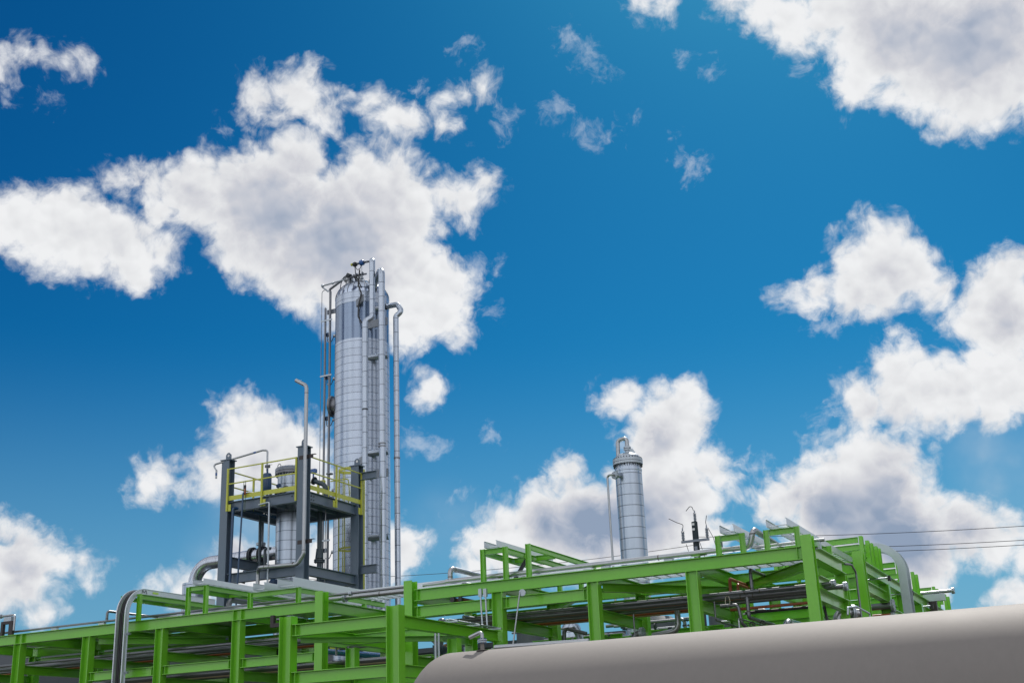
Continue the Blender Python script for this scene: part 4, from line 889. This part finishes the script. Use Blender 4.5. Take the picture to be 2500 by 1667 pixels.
# brackets for conduits and pipes
for z in (20.18, 12.1):
    MB().box(CC + Vector((-CR - .52, -.20, z - .10)), CC + Vector((-CR + .12, -.16, z + .10))).build('bracket', M['porc'], dcx)
for z, kind in ((18.95, 0), (17.55, 1), (13.55, 1), (12.65, 0), (10.2, 1), (7.9, 1)):
    if kind: MB().tube([CC + Vector((.55, -.78, z)), CC + Vector((1.62, -.55, z))], .14, 16).build('pipe_guide', M['clads'], dcx, smooth=True)
    else: MB().box(CC + Vector((.75, -.80, z - .16)), CC + Vector((1.72, -.74, z + .16))).build('pipe_guide', M['porc'], dcx)
for z in (19.95, 13.15):
    MB().obox(CC + Vector((.62, -1.12, z)), (.20, -.06, .06), (0.01, .03, 0), (0, 0, .15)).build('pipe_guide', M['porc'], dcx)
# conduits left of the column
for k, (dx, r, zt) in enumerate(((-1.66, .045, 20.35), (-1.42, .052, 21.05))):
    pts = [CC + Vector((dx, -.30, 5)), CC + Vector((dx, -.30, zt))]
    if k: pts += [CC + Vector((dx - .05, -.30, zt + .10)), CC + Vector((-.35, -.45, 21.55))]
    t = pipe(('short' if k == 0 else 'tall') + ' galvanised conduit beside the left flank of the tall column', pts, r, 'steeld', 10, .08, name='conduit', cat='conduit')
for z in (19.75, 17.3, 12.55, 10.4):
    c_ = MB().box(CC + Vector((-1.85, -.38, z - .03)), CC + Vector((-1.28, -.355, z + .03))).build('strut_channel', M['galv'])
    tag(c_, {19.75: 'uppermost', 17.3: 'second', 12.55: 'third', 10.4: 'lowest'}[z] + ' short slotted strut tying the two conduits left of the tall column', 'strut', 'struts beside the tall column')
t = pipe('thin bare cable running down left of the tall column conduits', [CC + Vector((-1.60, -.35, 21.2)), CC + Vector((-1.82, -.35, 21.1)), CC + Vector((-1.82, -.35, 6))], .014, 'steeld', 6, .1, name='cable', cat='cable')
t = pipe('slim steel line running from the column head out to the left', [CC + Vector((-.5, -.6, 21.3)), CC + Vector((-1.68, -.6, 21.25)), CC + Vector((-1.42, -.45, 21.0))], .035, 'galv', 8, .03)
b = MB(); b.ball(CC + Vector((-1.1, -.6, 21.27)), .06, 8); b.ball(CC + Vector((-1.62, -.6, 21.26)), .07, 8); b.build('fitting', M['galv'], t)
# instruments at the top
ins = thing('transmitter', 'blue and black instrument on a bare arm above the tall column head', 'instrument', CC + Vector((.6, -1.1, 21.2)))
o = CC + Vector((.86, -1.35, 21.50))
MB().lathe(o + Vector((-.0, 0, 0)), [(.09, -.09), (.12, -.06), (.12, .06), (.09, .09)], (1, -.2, 0), 18).build('blue_housing', M['blue'], ins, smooth=True)
MB().lathe(o + Vector((-.34, 0, .0)), [(.07, -.08), (.10, -.05), (.10, .06), (.07, .08)], (1, -.2, 0), 14).build('black_housing', M['black'], ins, smooth=True)
MB().lathe(o + Vector((-.48, 0, .02)), [(.06, -.04), (.06, .04)], (1, 0, 0), 12).build('yellow_plug', M['yellow'], ins)
MB().bar(o + Vector((-.3, 0, 0)), o + Vector((.34, 0, -.02)), .07, .06).build('arm', M['darkeq'], ins)
MB().tube([o + Vector((-.32, 0, -.1)), o + Vector((-.22, 0, -.28)), o + Vector((-.08, 0, -.24)), o + Vector((-.02, 0, -.1))], .016, 8, .08).build('hose', M['black'], ins, smooth=True)
MB().tube([o + Vector((-.34, 0, -.08)), o + Vector((-.30, 0, -.5)), o + Vector((-.27, .5, -1.0))], .020, 8, .2).build('support_rod', M['darkeq'], ins, smooth=True)
MB().tube([o + Vector((0, 0, -.12)), o + Vector((.0, 0, -.55)), o + Vector((.14, .2, -1.0))], .010, 6, .1).build('cable', M['porc'], ins, smooth=True)
in2 = thing('transmitter', 'small dark instrument with a curved hose at the left of the column head', 'instrument', CC + Vector((-.5, -.5, 21.4)))
o = CC + Vector((-.28, -.6, 21.45))
MB().lathe(o, [(.06, -.10), (.09, -.08), (.09, .08), (.06, .10)], (1, 0, -.6), 14).build('housing', M['darkeq'], in2, smooth=True)
MB().tube([o + Vector((0, 0, -.3)), o + Vector((.02, 0, 0))], .03, 8).build('neck', M['steeld'], in2)
MB().tube([o + Vector((-.08, 0, .04)), o + Vector((-.28, 0, -.04)), o + Vector((-.40, 0, -.30)), o + Vector((-.44, .0, -.6))], .018, 8, .15).build('hose', M['darkeq'], in2, smooth=True)
# pipes in front of the column
PYF = CC.y - CR - .25
t = pipe('thick clad pipe in front of the column, its top elbow the highest point of all', [CC + Vector((.98, -.75, 20.7)), CC + Vector((.98, -.75, 21.50)), CC + Vector((1.40, -1.40, 21.52)), CC + Vector((1.40, -1.40, 18.98)), CC + Vector((1.20, -1.62, 18.78)), CC + Vector((1.20, -1.62, 15.1))], .118, 'cladp', 72, .2)
MB().flange(CC + Vector((1.20, -1.62, 15.08)), ZA, .12, .06, 18, 0).build('flange', M['darkeq'], t, smooth=True)
MB().flange(CC + Vector((1.20, -1.62, 15.0)), ZA, .10, .06, 18, 0).build('flange', M['steeld'], t, smooth=True)
MB().lathe(CC + Vector((.98, -.75, 20.6)), [(.1, 0), (.1, .2), (.15, .2), (.15, .3)], n=20).build('nozzle', M['steeld'], t, smooth=True)
pipe('clad pipe continuing down in front of the column below the black coupling', [CC + Vector((1.20, -1.62, 15.05)), CC + Vector((1.20, -1.62, 6))], .108, 'cladp', 72)
t = pipe('thickest clad pipe on the column front, with a slanting top bend', [CC + Vector((.92, -.55, 20.6)), CC + Vector((1.05, -.65, 20.85)), CC + Vector((1.88, -1.45, 20.98)), CC + Vector((1.88, -1.45, 13.65))], .132, 'cladp', 72, .26)
MB().lathe(CC + Vector((.92, -.55, 20.45)), [(.11, 0), (.15, .1), (.15, .16), (.11, .17), (.11, .24), (.15, .25), (.15, .32)], n=20).build('nozzle', M['darkeq'], t, smooth=True)
b = MB(); b.flange(CC + Vector((1.88, -1.45, 13.63)), ZA, .15, .05, 20, 0); b.flange(CC + Vector((1.88, -1.45, 13.52)), ZA, .15, .05, 20, 0); b.build('flange', M['steeld'], t, smooth=True)
pipe('clad pipe below the flange of the thickest front pipe', [CC + Vector((1.90, -1.45, 13.6)), CC + Vector((1.90, -1.45, 6))], .128, 'cladp', 72)
t = pipe('slim clad pipe standing clear on the right of the column, looped at the top', [CC + Vector((.8, -.5, 19.72)), CC + Vector((1.95, -.35, 19.76)), CC + Vector((2.14, -.35, 19.42)), CC + Vector((1.93, -.45, 19.20)), CC + Vector((1.93, -.45, 5))], .112, 'cladp', 64, .16)
MB().flange(CC + Vector((1.45, -.42, 19.73)), (1, .1, 0), .13, .05, 16, 8).build('flange', M['darkeq'], t, smooth=True)
MB().flange(CC + Vector((1.93, -.45, 13.25)), ZA, .13, .05, 16, 8).build('flange', M['steeld'], t, smooth=True)
pipe('black cable looping down the column front behind the thick pipe', [CC + Vector((.62, -1.15, 21.3)), CC + Vector((.60, -1.22, 20.6)), CC + Vector((.78, -1.25, 20.2)), CC + Vector((.60, -1.2, 19.7)), CC + Vector((.62, -1.25, 19.2)), CC + Vector((.8, -1.25, 18.9))], .030, 'black', 8, .2, name='cable', cat='cable')
pipe('narrow clad riser between the two thick front pipes of the column', [CC + Vector((1.30, -.65, 20.9)), CC + Vector((1.42, -.80, 20.6)), CC + Vector((1.42, -.80, 6))], .085, 'cladp', 18, .15)

# ================================================================== slim silver vessel at the right
VX, VY, VR = -13.52, 36.0, .425
v2 = thing('process_vessel', 'slim silver vessel with a bolted dome, alone behind the right half of the rack', 'vessel', (VX, VY, 0))
MB().lathe((VX, VY, 0), [(VR, 0), (VR, 10.36), (VR + .01, 10.37), (VR + .01, 10.44), (VR - .03, 10.45), (VR - .03, 10.58)], n=192).build('shell', M['clads'], v2, smooth=True)
MB().lathe((VX, VY, 10.585), [(.48, 0), (.48, .075)], n=48).build('lower_ring', M['galv'], v2, smooth=True)
MB().lathe((VX, VY, 10.672), [(.48, 0), (.48, .09), (.41, .10)] + [(.41 * math.cos(a), .12 + .20 * math.sin(a)) for a in [math.pi / 2 * i / 8 for i in range(9)]], n=48).build('domed_head', M['galv'], v2, smooth=True)
b = MB()
for k in range(30): a = 6.283 * k / 30; b.tube([(VX + .45 * math.cos(a), VY + .45 * math.sin(a), z) for z in (10.51, 10.80)], .018, 6)
b.build('bolts', M['darkeq'], v2)
MB().lathe((VX + .04, VY - .05, 10.9), [(.075, 0), (.075, .16), (.12, .16), (.12, .20), (.08, .20), (.08, .225), (.12, .225), (.12, .27), (.075, .27), (.075, .33)], n=20).build('top_nozzle', M['galv'], v2, smooth=True)
MB().tube([(VX + .04, VY - .05, 11.22), (VX + .04, VY - .05, 11.48), (VX - .26, VY - .08, 11.42), (VX - .27, VY - .10, 10.86)], .066, 18, .12).build('gooseneck', M['steel'], v2, smooth=True)
b = MB(); rings = []
for yy in (VY - .315, VY - .30): rings.append([(VX + .18, yy, 10.93), (VX + .40, yy, 10.86), (VX + .38, yy, 10.92), (VX + .31, yy, 11.03), (VX + .27, yy, 11.03)])
b.quadloop(rings); b.build('lifting_lug', M['galv'], v2)
nz = Vector((VX - .16, VY - VR + .02, 10.18)); ax = Vector((-.35, -1, 0)).normalized()
o = MB().tube([nz, nz + ax * .22], .06, 16).build('side_nozzle', M['galv'], v2, smooth=True)
b = MB(); b.flange(nz + ax * .18, ax, .125, .035, 22, 8); b.flange(nz + ax * .225, ax, .125, .035, 22, 8); b.build('flange', M['galv'], o, smooth=True)
MB().tube([nz + ax * .2, nz + ax * .36, nz + ax * .30 + Vector((-.20, 0, 0)), nz + ax * .30 + Vector((-.20, 0, -4.5))], .034, 14, .10).build('drain_pipe', M['steel'], v2, smooth=True)

# ================================================================== utility pole and lines
up = thing('utility_pole', 'dark wooden utility pole with three grey insulators behind the rack', 'utility pole', (-19.1, 60, 0))
MB().lathe((-19.13, 60, 0), [(.21, 0), (.155, 13.12), (.001, 13.13)], n=18).build('pole', M['pole'], up, smooth=True)
MB().bar((-19.85, 59.82, 12.13), (-18.37, 59.82, 12.13), .09, .12).build('crossarm', M['porc'], up)
def insul(x, y, z, s=1.0):
    pr_ = [(.03, 0)]
    for k in range(6): pr_ += [(.055, .02 + .075 * k), (.082, .04 + .075 * k), (.082, .055 + .075 * k), (.055, .07 + .075 * k)]
    pr_ += [(.03, .50), (.03, .58)]
    MB().lathe((x, y, z), [(r * s, h * s) for r, h in pr_], n=12).build('insulator', M['porc'], up, smooth=True)
insul(-19.74, 59.82, 12.20, 1.1); insul(-18.46, 59.82, 12.20, 1.1); insul(-19.08, 60, 13.13, 1.0)
for (x, z, pts) in ((-19.74, 12.8, ((0, 0), (.05, .22), (-.30, .38), (-.70, .62))), (-18.46, 12.8, ((0, 0), (-.03, .2), (.05, .55))), (-19.08, 13.68, ((0, 0), (-.06, .2), (-.18, .24), (-.40, .02)))):
    MB().tube([(x + a, 59.85, z + c) for a, c in pts], .018, 6, .1).build('jumper_wire', M['black'], up, smooth=True)
for pts in (((-18.38, 12.7), (-18.15, 12.2), (-17.95, 11.2), (-17.7, 10.3)), ((-19.6, 12.0), (-19.4, 11.2)), ((-18.9, 12.1), (-18.5, 10.6))):
    MB().tube([(a, 59.8, c) for a, c in pts], .016, 6, .3).build('drop_cable', M['black'], up, smooth=True)
for z in (11.9, 12.5):
    pass
for k, z in enumerate((12.98, 12.72)): MB().box((-19.22, 59.82, z - .055), (-19.09, 59.83, z + .055)).build('number_plate', M['white'], up)
for k, z in enumerate((11.75, 11.3)):
    MB().obox((-19.10, 59.80, z), (.075, 0, 0), (0, .008, 0), (0, 0, .085)).build('shield_plate', M['porc'], up)
cu = MB().box((-17.98, 59.6, 10.4), (-17.72, 59.9, 12.1)).build('box', M['black']); cu.name = 'switch_box'; tag(cu, 'black upright line box between the utility pole and the first tray', 'switch box')
def line(lab, a, b, sag, y0, y1, r=.014):
    n = 24; pts = [Vector((a[0] + (b[0] - a[0]) * i / n, y0 + (y1 - y0) * i / n, a[1] + (b[1] - a[1]) * i / n - sag * 4 * (i / n) * (1 - i / n))) for i in range(n + 1)]
    tag(MB().tube(pts, r, 5, .001).build('power_line', M['black'], smooth=True), lab, 'power line', 'power lines crossing behind the rack')
line('power line running left from the utility pole behind the slim vessel', (-19.13, 11.95), (-46.0, 12.65), .50, 60, 58)
line('uppermost power line running right from the pole, across the clouds', (-19.13, 12.35), (3.0, 10.85), .28, 60, 60)
line('middle power line at the right edge of the picture', (-19.0, 11.75), (3.0, 10.22), .30, 60, 60)
line('lowest power line at the right edge of the picture', (-19.0, 11.50), (3.0, 10.02), .30, 60, 60)
line('lower power line running left, just above the rack top', (-19.13, 10.9), (-46.0, 11.3), .35, 60, 58)

# ================================================================== tan tank
TY, TZc, TR, TX0, TX1 = 18.14, 2.02, 1.40, -10.05, 4.0
tk = thing('storage_tank', 'large tan grey horizontal tank with a rounded end filling the lower right corner', 'tank', (-3, TY, 0))
hd = [(TR * math.sin(a), -.70 * math.cos(a)) for a in [math.pi / 2 * i / 16 for i in range(17)]]
prof = hd + [(TR, 2.0), (TR, 5.0), (TR, 8.0), (TR, TX1 - TX0)] + [(TR * math.cos(a), TX1 - TX0 + .70 * math.sin(a)) for a in [math.pi / 2 * i / 10 for i in range(1, 11)]]
MB().lathe((TX0, TY, TZc), prof, (1, 0, 0), 128).build('shell', M['tank'], tk, smooth=True)
for x in (-7.5, 1.0):
    MB().box((x - .15, TY - 1.05, 0.0), (x + .15, TY + 1.05, TZc - 1.0)).build('saddle', M['concrete'], tk)
nx, ny = -9.42, 17.86
zb = TZc + math.sqrt(TR ** 2 - (ny - TY) ** 2)
MB().lathe((nx, ny, zb - .02), [(.10, .02), (.10, .027), (.001, .028)], n=24).build('pad', M['tank'], tk, smooth=True)
MB().tube([(nx, ny, zb - .05), (nx, ny, zb + .15)], .032, 16).build('nozzle', M['tank'], tk, smooth=True)
fl = thing('vent_pipe', 'small bent grey vent pipe with a bolted flange on top of the tan tank', 'vent pipe', (nx, ny, zb + .12))
b = MB(); b.flange((nx, ny, zb + .135), ZA, .075, .018, 20, 0); b.flange((nx, ny, zb + .165), ZA, .075, .018, 20, 0); b.build('flange', M['galv'], fl, smooth=True)
b = MB()
for k in range(8): a = 6.283 * (k + .5) / 8; b.tube([(nx + .058 * math.cos(a), ny + .058 * math.sin(a), zb + z) for z in (.105, .195)], .009, 6)
b.build('bolts', M['navy'], fl)
MB().tube([(nx, ny, zb + .17), (nx, ny, zb + .30), (nx - .22, ny - .02, zb + .22)], .032, 16, .06).build('pipe_run', M['steel'], fl, smooth=True)
pipe('horizontal steel pipe passing just behind the tank vent', [(-10.4, 20.2, 3.66), (-8.55, 20.2, 3.63)], .045, 'steel', 14)

# ================================================================== worker crouching under the rack
def skinned(name, pts, edges, rad, m_, root=0, lv=2, par=None):
    me = bpy.data.meshes.new(name); org_ = ORG[par.name] if par else Vector(pts[root])
    me.from_pydata([Vector(p) - org_ for p in pts], edges, []); ob = bpy.data.objects.new(name, me); COL.objects.link(ob)
    md = ob.modifiers.new('skin', 'SKIN'); md.use_smooth_shade = True
    for i, r in enumerate(rad):
        sv = me.skin_vertices[0].data[i]; sv.radius = r if isinstance(r, tuple) else (r, r); sv.use_root = (i == root)
    sd = ob.modifiers.new('sub', 'SUBSURF'); sd.levels = lv; sd.render_levels = lv
    me.materials.append(m_)
    if par: ob.parent = par
    else: ob.location = org_
    ORG[ob.name] = org_
    return ob
wp = Y(1083, 1600, 31.9)
wk = thing('person', 'worker in blue grey hard hat, grey shirt and yellow harness crouching behind the sloping beam', 'person', (wp.x, wp.y, wp.z - .08))
bx_, by_, bz_ = wp.x, wp.y, wp.z - .06
def q(a, b_, c): return (bx_ + a, by_ + b_, bz_ + c)
P_ = [q(-.16, .05, .26), q(-.15, .03, .42), q(-.10, .0, .60), q(-.05, -.02, .76), q(-.02, -.04, .85), q(0, -.06, .95),      # pelvis, waist, chest, upper chest, neck, head
      q(-.22, -.08, .74), q(-.30, -.16, .52), q(-.10, -.28, .40), q(.02, -.32, .38),                                       # left arm, hand
      q(.14, .04, .73), q(.30, -.02, .52), q(.26, -.22, .36), q(.22, -.28, .33),                                           # right arm, hand
      q(-.18, -.08, .24), q(.02, -.34, .36), q(-.12, -.20, .06), q(-.02, -.32, .03),                                       # left leg
      q(-.04, .10, .24), q(.26, -.06, .34), q(.22, .08, .06), q(.34, -.02, .03)]                                           # right leg
E_ = [(0, 1), (1, 2), (2, 3), (3, 4), (4, 5), (3, 6), (6, 7), (7, 8), (8, 9), (3, 10), (10, 11), (11, 12), (12, 13), (0, 14), (14, 15), (15, 16), (16, 17), (0, 18), (18, 19), (19, 20), (20, 21)]
R_ = [.13, .12, .14, .12, .055, .085, .065, .048, .036, .03, .065, .048, .036, .03, .09, .065, .045, .04, .09, .065, .045, .04]
body = skinned('body', P_, E_, R_, M['shirt'], 0, 2, wk)
skinned('trousers', [P_[0], P_[14], P_[15], P_[16], P_[18], P_[19], P_[20]], [(0, 1), (1, 2), (2, 3), (0, 4), (4, 5), (5, 6)], [.14, .10, .078, .056, .10, .078, .056], M['jeans'], 0, 2, wk)
MB().lathe(q(0, -.07, .985), [(.150, 0), (.155, .01), (.128, .02), (.122, .06), (.095, .115), (.05, .145), (.001, .152)], (0, -.12, 1), 28).build('hard_hat', M['hat'], wk, smooth=True)
MB().lathe(q(0, -.075, .90), [(.001, -.08), (.05, -.07), (.078, 0), (.08, .06), (.07, .09)], n=18).build('face', M['skin'], wk, smooth=True)
for s_ in (-1, 1):
    MB().tube([q(-.17 + .13 * s_ * .6, -.13, .40), q(-.08 + .09 * s_, -.15, .62), q(-.03 + .09 * s_, -.10, .80), q(-.08 + .09 * s_, .12, .60)], .016, 6, .05).build('harness_strap', M['yellow'], wk, smooth=True)
for s_, hpt in ((-1, P_[9]), (1, P_[13])):
    b = MB(); h0 = Vector(hpt)
    b.ball(h0, .038, 8)
    for k in range(4): f0 = h0 + Vector((.02 * s_ + .004, -.02 + .014 * k, -.01)); b.tube([f0, f0 + Vector((.03, -.012, -.02)), f0 + Vector((.036, -.014, -.05 + .004 * k))], .0085, 6, .01)
    b.tube([h0 + Vector((-.01, -.02, .02)), h0 + Vector((.03, -.05, .01))], .010, 6); b.build('hand', M['skin'], wk, smooth=True)
for hpt in (P_[17], P_[21]):
    MB().obox(Vector(hpt) + Vector((.02, -.02, .005)), (.11, -.06, 0), (.02, .04, 0), (0, 0, .04)).build('boot', M['boot'], wk)
wpz = bz_ - .03
tag(MB().box((wp.x - .8, wp.y - .6, wpz - .08), (wp.x + .7, wp.y + .5, wpz)).build('work_platform', M['panelw']), 'small grey work platform under the crouching worker', 'platform')

# ================================================================== equipment under and behind the rack
def eq(name, lab, cat, mb, m_, **k): return tag(mb.build(name, m_, **k), lab, cat)
for k, (x0, x1, y0, y1, z, lab) in enumerate(((-80, -44.5, 47, 55, 8.6, 'long low grey equipment building at the far left behind the rack'), (-44, -31.5, 46, 54, 6.9, 'lower grey equipment building behind the grey tower'), (-31.2, -17.5, 46, 54, 6.3, 'dark equipment building behind the left end of the tan tank'), (-17.0, -12.6, 46.5, 52, 5.6, 'smallest dark equipment building, behind the pump pipes above the tank'))):
    t = thing('equipment_building', lab, 'building', ((x0 + x1) / 2, y0, 0))
    MB().box((x0, y0, 0), (x1, y1, z)).build('wall', M['panelw'], t)
    MB().box((x0 - .2, y0 - .2, z + .002), (x1 + .2, y1 + .2, z + .2)).build('roof', M['darkeq'], t)
    nw = int((x1 - x0) / 3)
    for i in range(nw):
        x = x0 + 1.5 + 3 * i
        fmw = MB().box((x - .6, y0 - .06, z - 2.2), (x + .6, y0 - .002, z - .9)).build('louvre', M['darkeq'], t)
sep = thing('separator_vessel', 'large silver horizontal vessel under the left half of the rack', 'vessel', (-21, 33.2, 0))
MB().lathe((-24.5, 33.0, 3.75), [(.001, -.35), (.4, -.28), (.62, 0), (.62, 4.6), (.4, 4.88), (.001, 4.95)], (1, 0, 0), 36).build('shell', M['cladx'], sep, smooth=True)
for x in (-23.8, -20.6): MB().box((x - .12, 32.6, 0), (x + .12, 33.4, 3.25)).build('saddle', M['concrete'], sep)
v3 = thing('process_vessel', 'short grey clad vessel seen between the two right-hand columns of the rack', 'vessel', (-11.3, 34.3, 0))
MB().lathe((-11.3, 34.3, 0), [(.62, 0), (.62, 4.75), (.66, 4.76), (.66, 4.86), (.2, 4.95), (.001, 4.95)], n=36).build('shell', M['clads'], v3, smooth=True)
MB().tube([(-11.6, 34.2, 4.9), (-11.6, 34.2, 5.2), (-12.3, 34.2, 5.2)], .06, 14, .1).build('nozzle', M['steel'], v3, smooth=True)
v4 = thing('process_vessel', 'pale silver vessel under the mid beam, behind the small pipe cluster', 'vessel', (-14.0, 34.2, 0))
MB().lathe((-13.2, 34.2, 0), [(.48, 0), (.48, 4.9), (.3, 5.1), (.001, 5.15)], n=32).build('shell', M['clads'], v4, smooth=True)
be = Y(652, 1600, 30.0)
t = pipe('bright blue bent pipe at the bottom edge, left of the near green frame', [be + Vector((.35, 0, .02)), be + Vector((-.1, 0, .05)), be + Vector((-.22, 0, -.25)), be + Vector((.1, -.1, -.9))], .14, 'blue', 24, .26)
MB().lathe(be + Vector((.34, 0, .02)), [(.14, 0), (.24, .01), (.24, .22), (.16, .24)], XA, 24).build('coupling', M['black'], t, smooth=True)
be = Y(905, 1665, 26.3)
pipe('short upright blue pipe seen below the near green frame beam', [be + Vector((0, 0, -1.2)), be + Vector((0, 0, .12))], .10, 'blue', 20)
be = Y(720, 1645, 30.2)
pipe('shiny flanged silver pipe low behind the near green frame', [be + Vector((-.5, 0, .02)), be + Vector((.9, 0, -.05))], .16, 'cladx', 24, flanges=((be + Vector((.0, 0, 0)), XA),))
be = Y(850, 1655, 30.0)
pipe('dull silver insulated pipe at the bottom behind the near green frame', [be + Vector((-1.0, 0, .0)), be + Vector((1.0, 0, -.0))], .15, 'cladx', 24)
tag(MB().box(Y(805, 1592, 33.5), Y(880, 1572, 33.6) + Vector((0, .1, 0))).build('cabinet', M['yellow']), 'dull yellow panel seen under the middle of the rack', 'panel')
cb = Y(520, 1640, 33.5); tag(MB().box(cb + Vector((-3.4, 0, -2.5)), cb + Vector((3.2, .8, .55))).build('switch_cabinet', M['panelw']), 'row of slate grey cabinets low behind the left half of the rack', 'cabinet')
cb = Y(100, 1650, 33.8); tag(MB().box(cb + Vector((-3.4, 0, -2.5)), cb + Vector((3.6, .8, .45))).build('switch_cabinet', M['darkeq']), 'dark cabinets low behind the rack at the far left', 'cabinet')
pipe('blue and silver header pipe behind the near frame, right part', [Y(800, 1590, 32.2), Y(935, 1602, 32.2)], .09, 'blue', 18)
pipe('dark manifold pipe with stub risers hanging behind the near frame', [Y(828, 1583, 29.2), Y(950, 1570, 29.2)], .045, 'steeld', 12)
for k, (px, py0, py1) in enumerate(((821, 1574, 1600), (829, 1576, 1586), (850, 1576, 1586))):
    pipe(('left', 'middle', 'right')[k] + ' stub riser of the manifold behind the near frame', [Y(px, py1, 29.0), Y(px, py0, 29.0)], .035 if k == 0 else .025, 'steeld', 10)
blt = Y(889, 1571, 27.4)
tag(MB().box(Y(877, 1577, 30.95) , Y(900, 1565, 30.96)).build('tape_patch', M['blue']), 'blue tape patch on the beam behind the near green frame', 'tape')
eqm = thing('pump_skid', 'cluster of small steel pipes and valves above the tank in the middle of the picture', 'pump skid', Y(1540, 1560, 33))
o = Y(1500, 1545, 32.5); random.seed(11)
b = MB()
for k in range(26):
    p = o + Vector((random.uniform(-1.6, 3.6), random.uniform(-.6, 1.2), random.uniform(-.6, .25)))
    d = random.choice(((.6, 0, 0), (0, .6, 0), (0, 0, .35), (0, 0, -.4)))
    b.tube([p, p + Vector(d) * random.uniform(.6, 1.6)], random.uniform(.015, .045), 8)
b.build('pipe_maze', M['steel'], eqm, smooth=True)
b = MB()
for k in range(22):
    p = o + Vector((random.uniform(-1.6, 3.4), random.uniform(-.6, 1.0), random.uniform(-.5, .22)))
    b.flange(p, random.choice((XA, ZA, YA)), random.uniform(.05, .11), .03, 12, 6)
b.build('valve_bodies', M['darkeq'], eqm, smooth=True)
MB().box(o + Vector((-1.8, -.7, -1.2)), o + Vector((3.8, 1.3, -.62))).build('skid_base', M['darkeq'], eqm)
pipe('slate elbow pipe above the tank in front of the pump skid', [Y(1378, 1578, 30.5), Y(1378, 1532, 30.5), Y(1432, 1546, 30.5)], .05, 'steeld', 14, .1)
t = pipe('silver insulated elbow descending above the tank in the middle of the picture', [Y(1402, 1530, 31), Y(1412, 1545, 31), Y(1420, 1575, 31)], .10, 'clads', 18, .2)

for k, (px, py, yy, h_, r_, mm, lab) in enumerate(((1140, 1583, 31.9, .05, .12, 'clads', 'slim silver drum just left of the tank vent pipe'), (1295, 1556, 36.5, .3, .45, 'panelw', 'dark drum left of the slate elbow above the tank'), (1395, 1548, 35.2, .3, .30, 'clads', 'silver drum right of the slate elbow above the tank'), (1610, 1535, 35.6, .35, .5, 'panelw', 'grey drum behind the olive stained pipe'), (1765, 1515, 36.2, .4, .42, 'panelw', 'grey drum low in the right bay of the rack'))):
    c = Y(px, py, yy); t = thing('drum', lab, 'drum', (c.x, yy, 0))
    MB().lathe((c.x, yy, 0), [(r_, 0), (r_, c.z + h_ - .1), (r_ * .8, c.z + h_), (.001, c.z + h_ + .03)], n=32).build('shell', M[mm], t, smooth=True)
    MB().tube([(c.x, yy, c.z + h_), (c.x, yy, c.z + h_ + .25), (c.x + .9, yy, c.z + h_ + .25)], .05, 12, .1).build('nozzle', M['steel'], t, smooth=True)
    MB().flange((c.x, yy, c.z + h_ + .12), ZA, .1, .04, 14, 6).build('flange', M['galv'], t, smooth=True)
for k, (px, py, yy, ln) in enumerate(((1250, 1545, 33.9, 2.2), (1330, 1562, 34.2, 2.6), (1480, 1528, 33.8, 2.4), (1545, 1520, 34.1, 1.8), (1735, 1500, 33.7, 1.6), (1200, 1585, 33.6, 2.2))):
    c = Y(px, py, yy)
    pipe(('dull cross pipe behind the slanting thin pole', 'dull cross pipe behind the slate elbow', 'dull cross pipe left of the olive stained pipe', 'dull cross pipe just behind the olive stained pipe', 'dull cross pipe low in the right bay', 'lowest dull cross pipe right of the worker')[k], [c, c + Vector((ln, 0, 0)), c + Vector((ln, 0, -1.2))], .03 + .01 * (k % 3), 'steeld', 12, .1)
# ================================================================== small trees far away
def tree(px, py, yy, hgt, lab):
    c = Y(px, py, yy); z = c.z
    t = thing('tree', lab, 'tree', (c.x, yy, 0)); random.seed(int(px))
    b = MB(); b.tube([(c.x, yy, 0), (c.x + .1, yy, z * .45), (c.x - .1, yy, z * .8)], [.22, .16, .07], 10, .01)
    for k in range(7):
        a = 6.283 * k / 7; zz = z * (.4 + .07 * k); b.tube([(c.x, yy, zz), (c.x + math.cos(a) * 1.3, yy + math.sin(a) * 1.3, zz + 1.1)], [.07, .03], 6)
    b.build('trunk', M['bark'], t, smooth=True)
    b = MB()
    for k in range(2600):
        u = random.random(); th = random.random() * 6.283; zz = z * (.38 + .62 * u); rr = hgt * .30 * math.sin(math.pi * min(1, (.12 + .88 * u)) ** .8) * (.75 + .4 * math.sin(3 * th + 9 * u)) * random.random() ** .5
        p = Vector((c.x + rr * math.cos(th), yy + rr * math.sin(th), zz)); n_ = Vector((random.gauss(0, 1), random.gauss(0, 1), random.gauss(0, 1))).normalized(); a_ = n_.orthogonal().normalized() * random.uniform(.10, .2); c_ = n_.cross(a_)
        vs_ = [b.b.verts.new(p + a_), b.b.verts.new(p + c_ * .6), b.b.verts.new(p - a_), b.b.verts.new(p - c_ * .6)]; b.b.faces.new(vs_)
    b.build('crown', M['leaf'], t)
tree(1746, 1522, 78, 9, 'dark green tree far behind the right bay of the rack, just above the tank')
tree(1640, 1560, 84, 8, 'dark green tree far behind the pump skid')
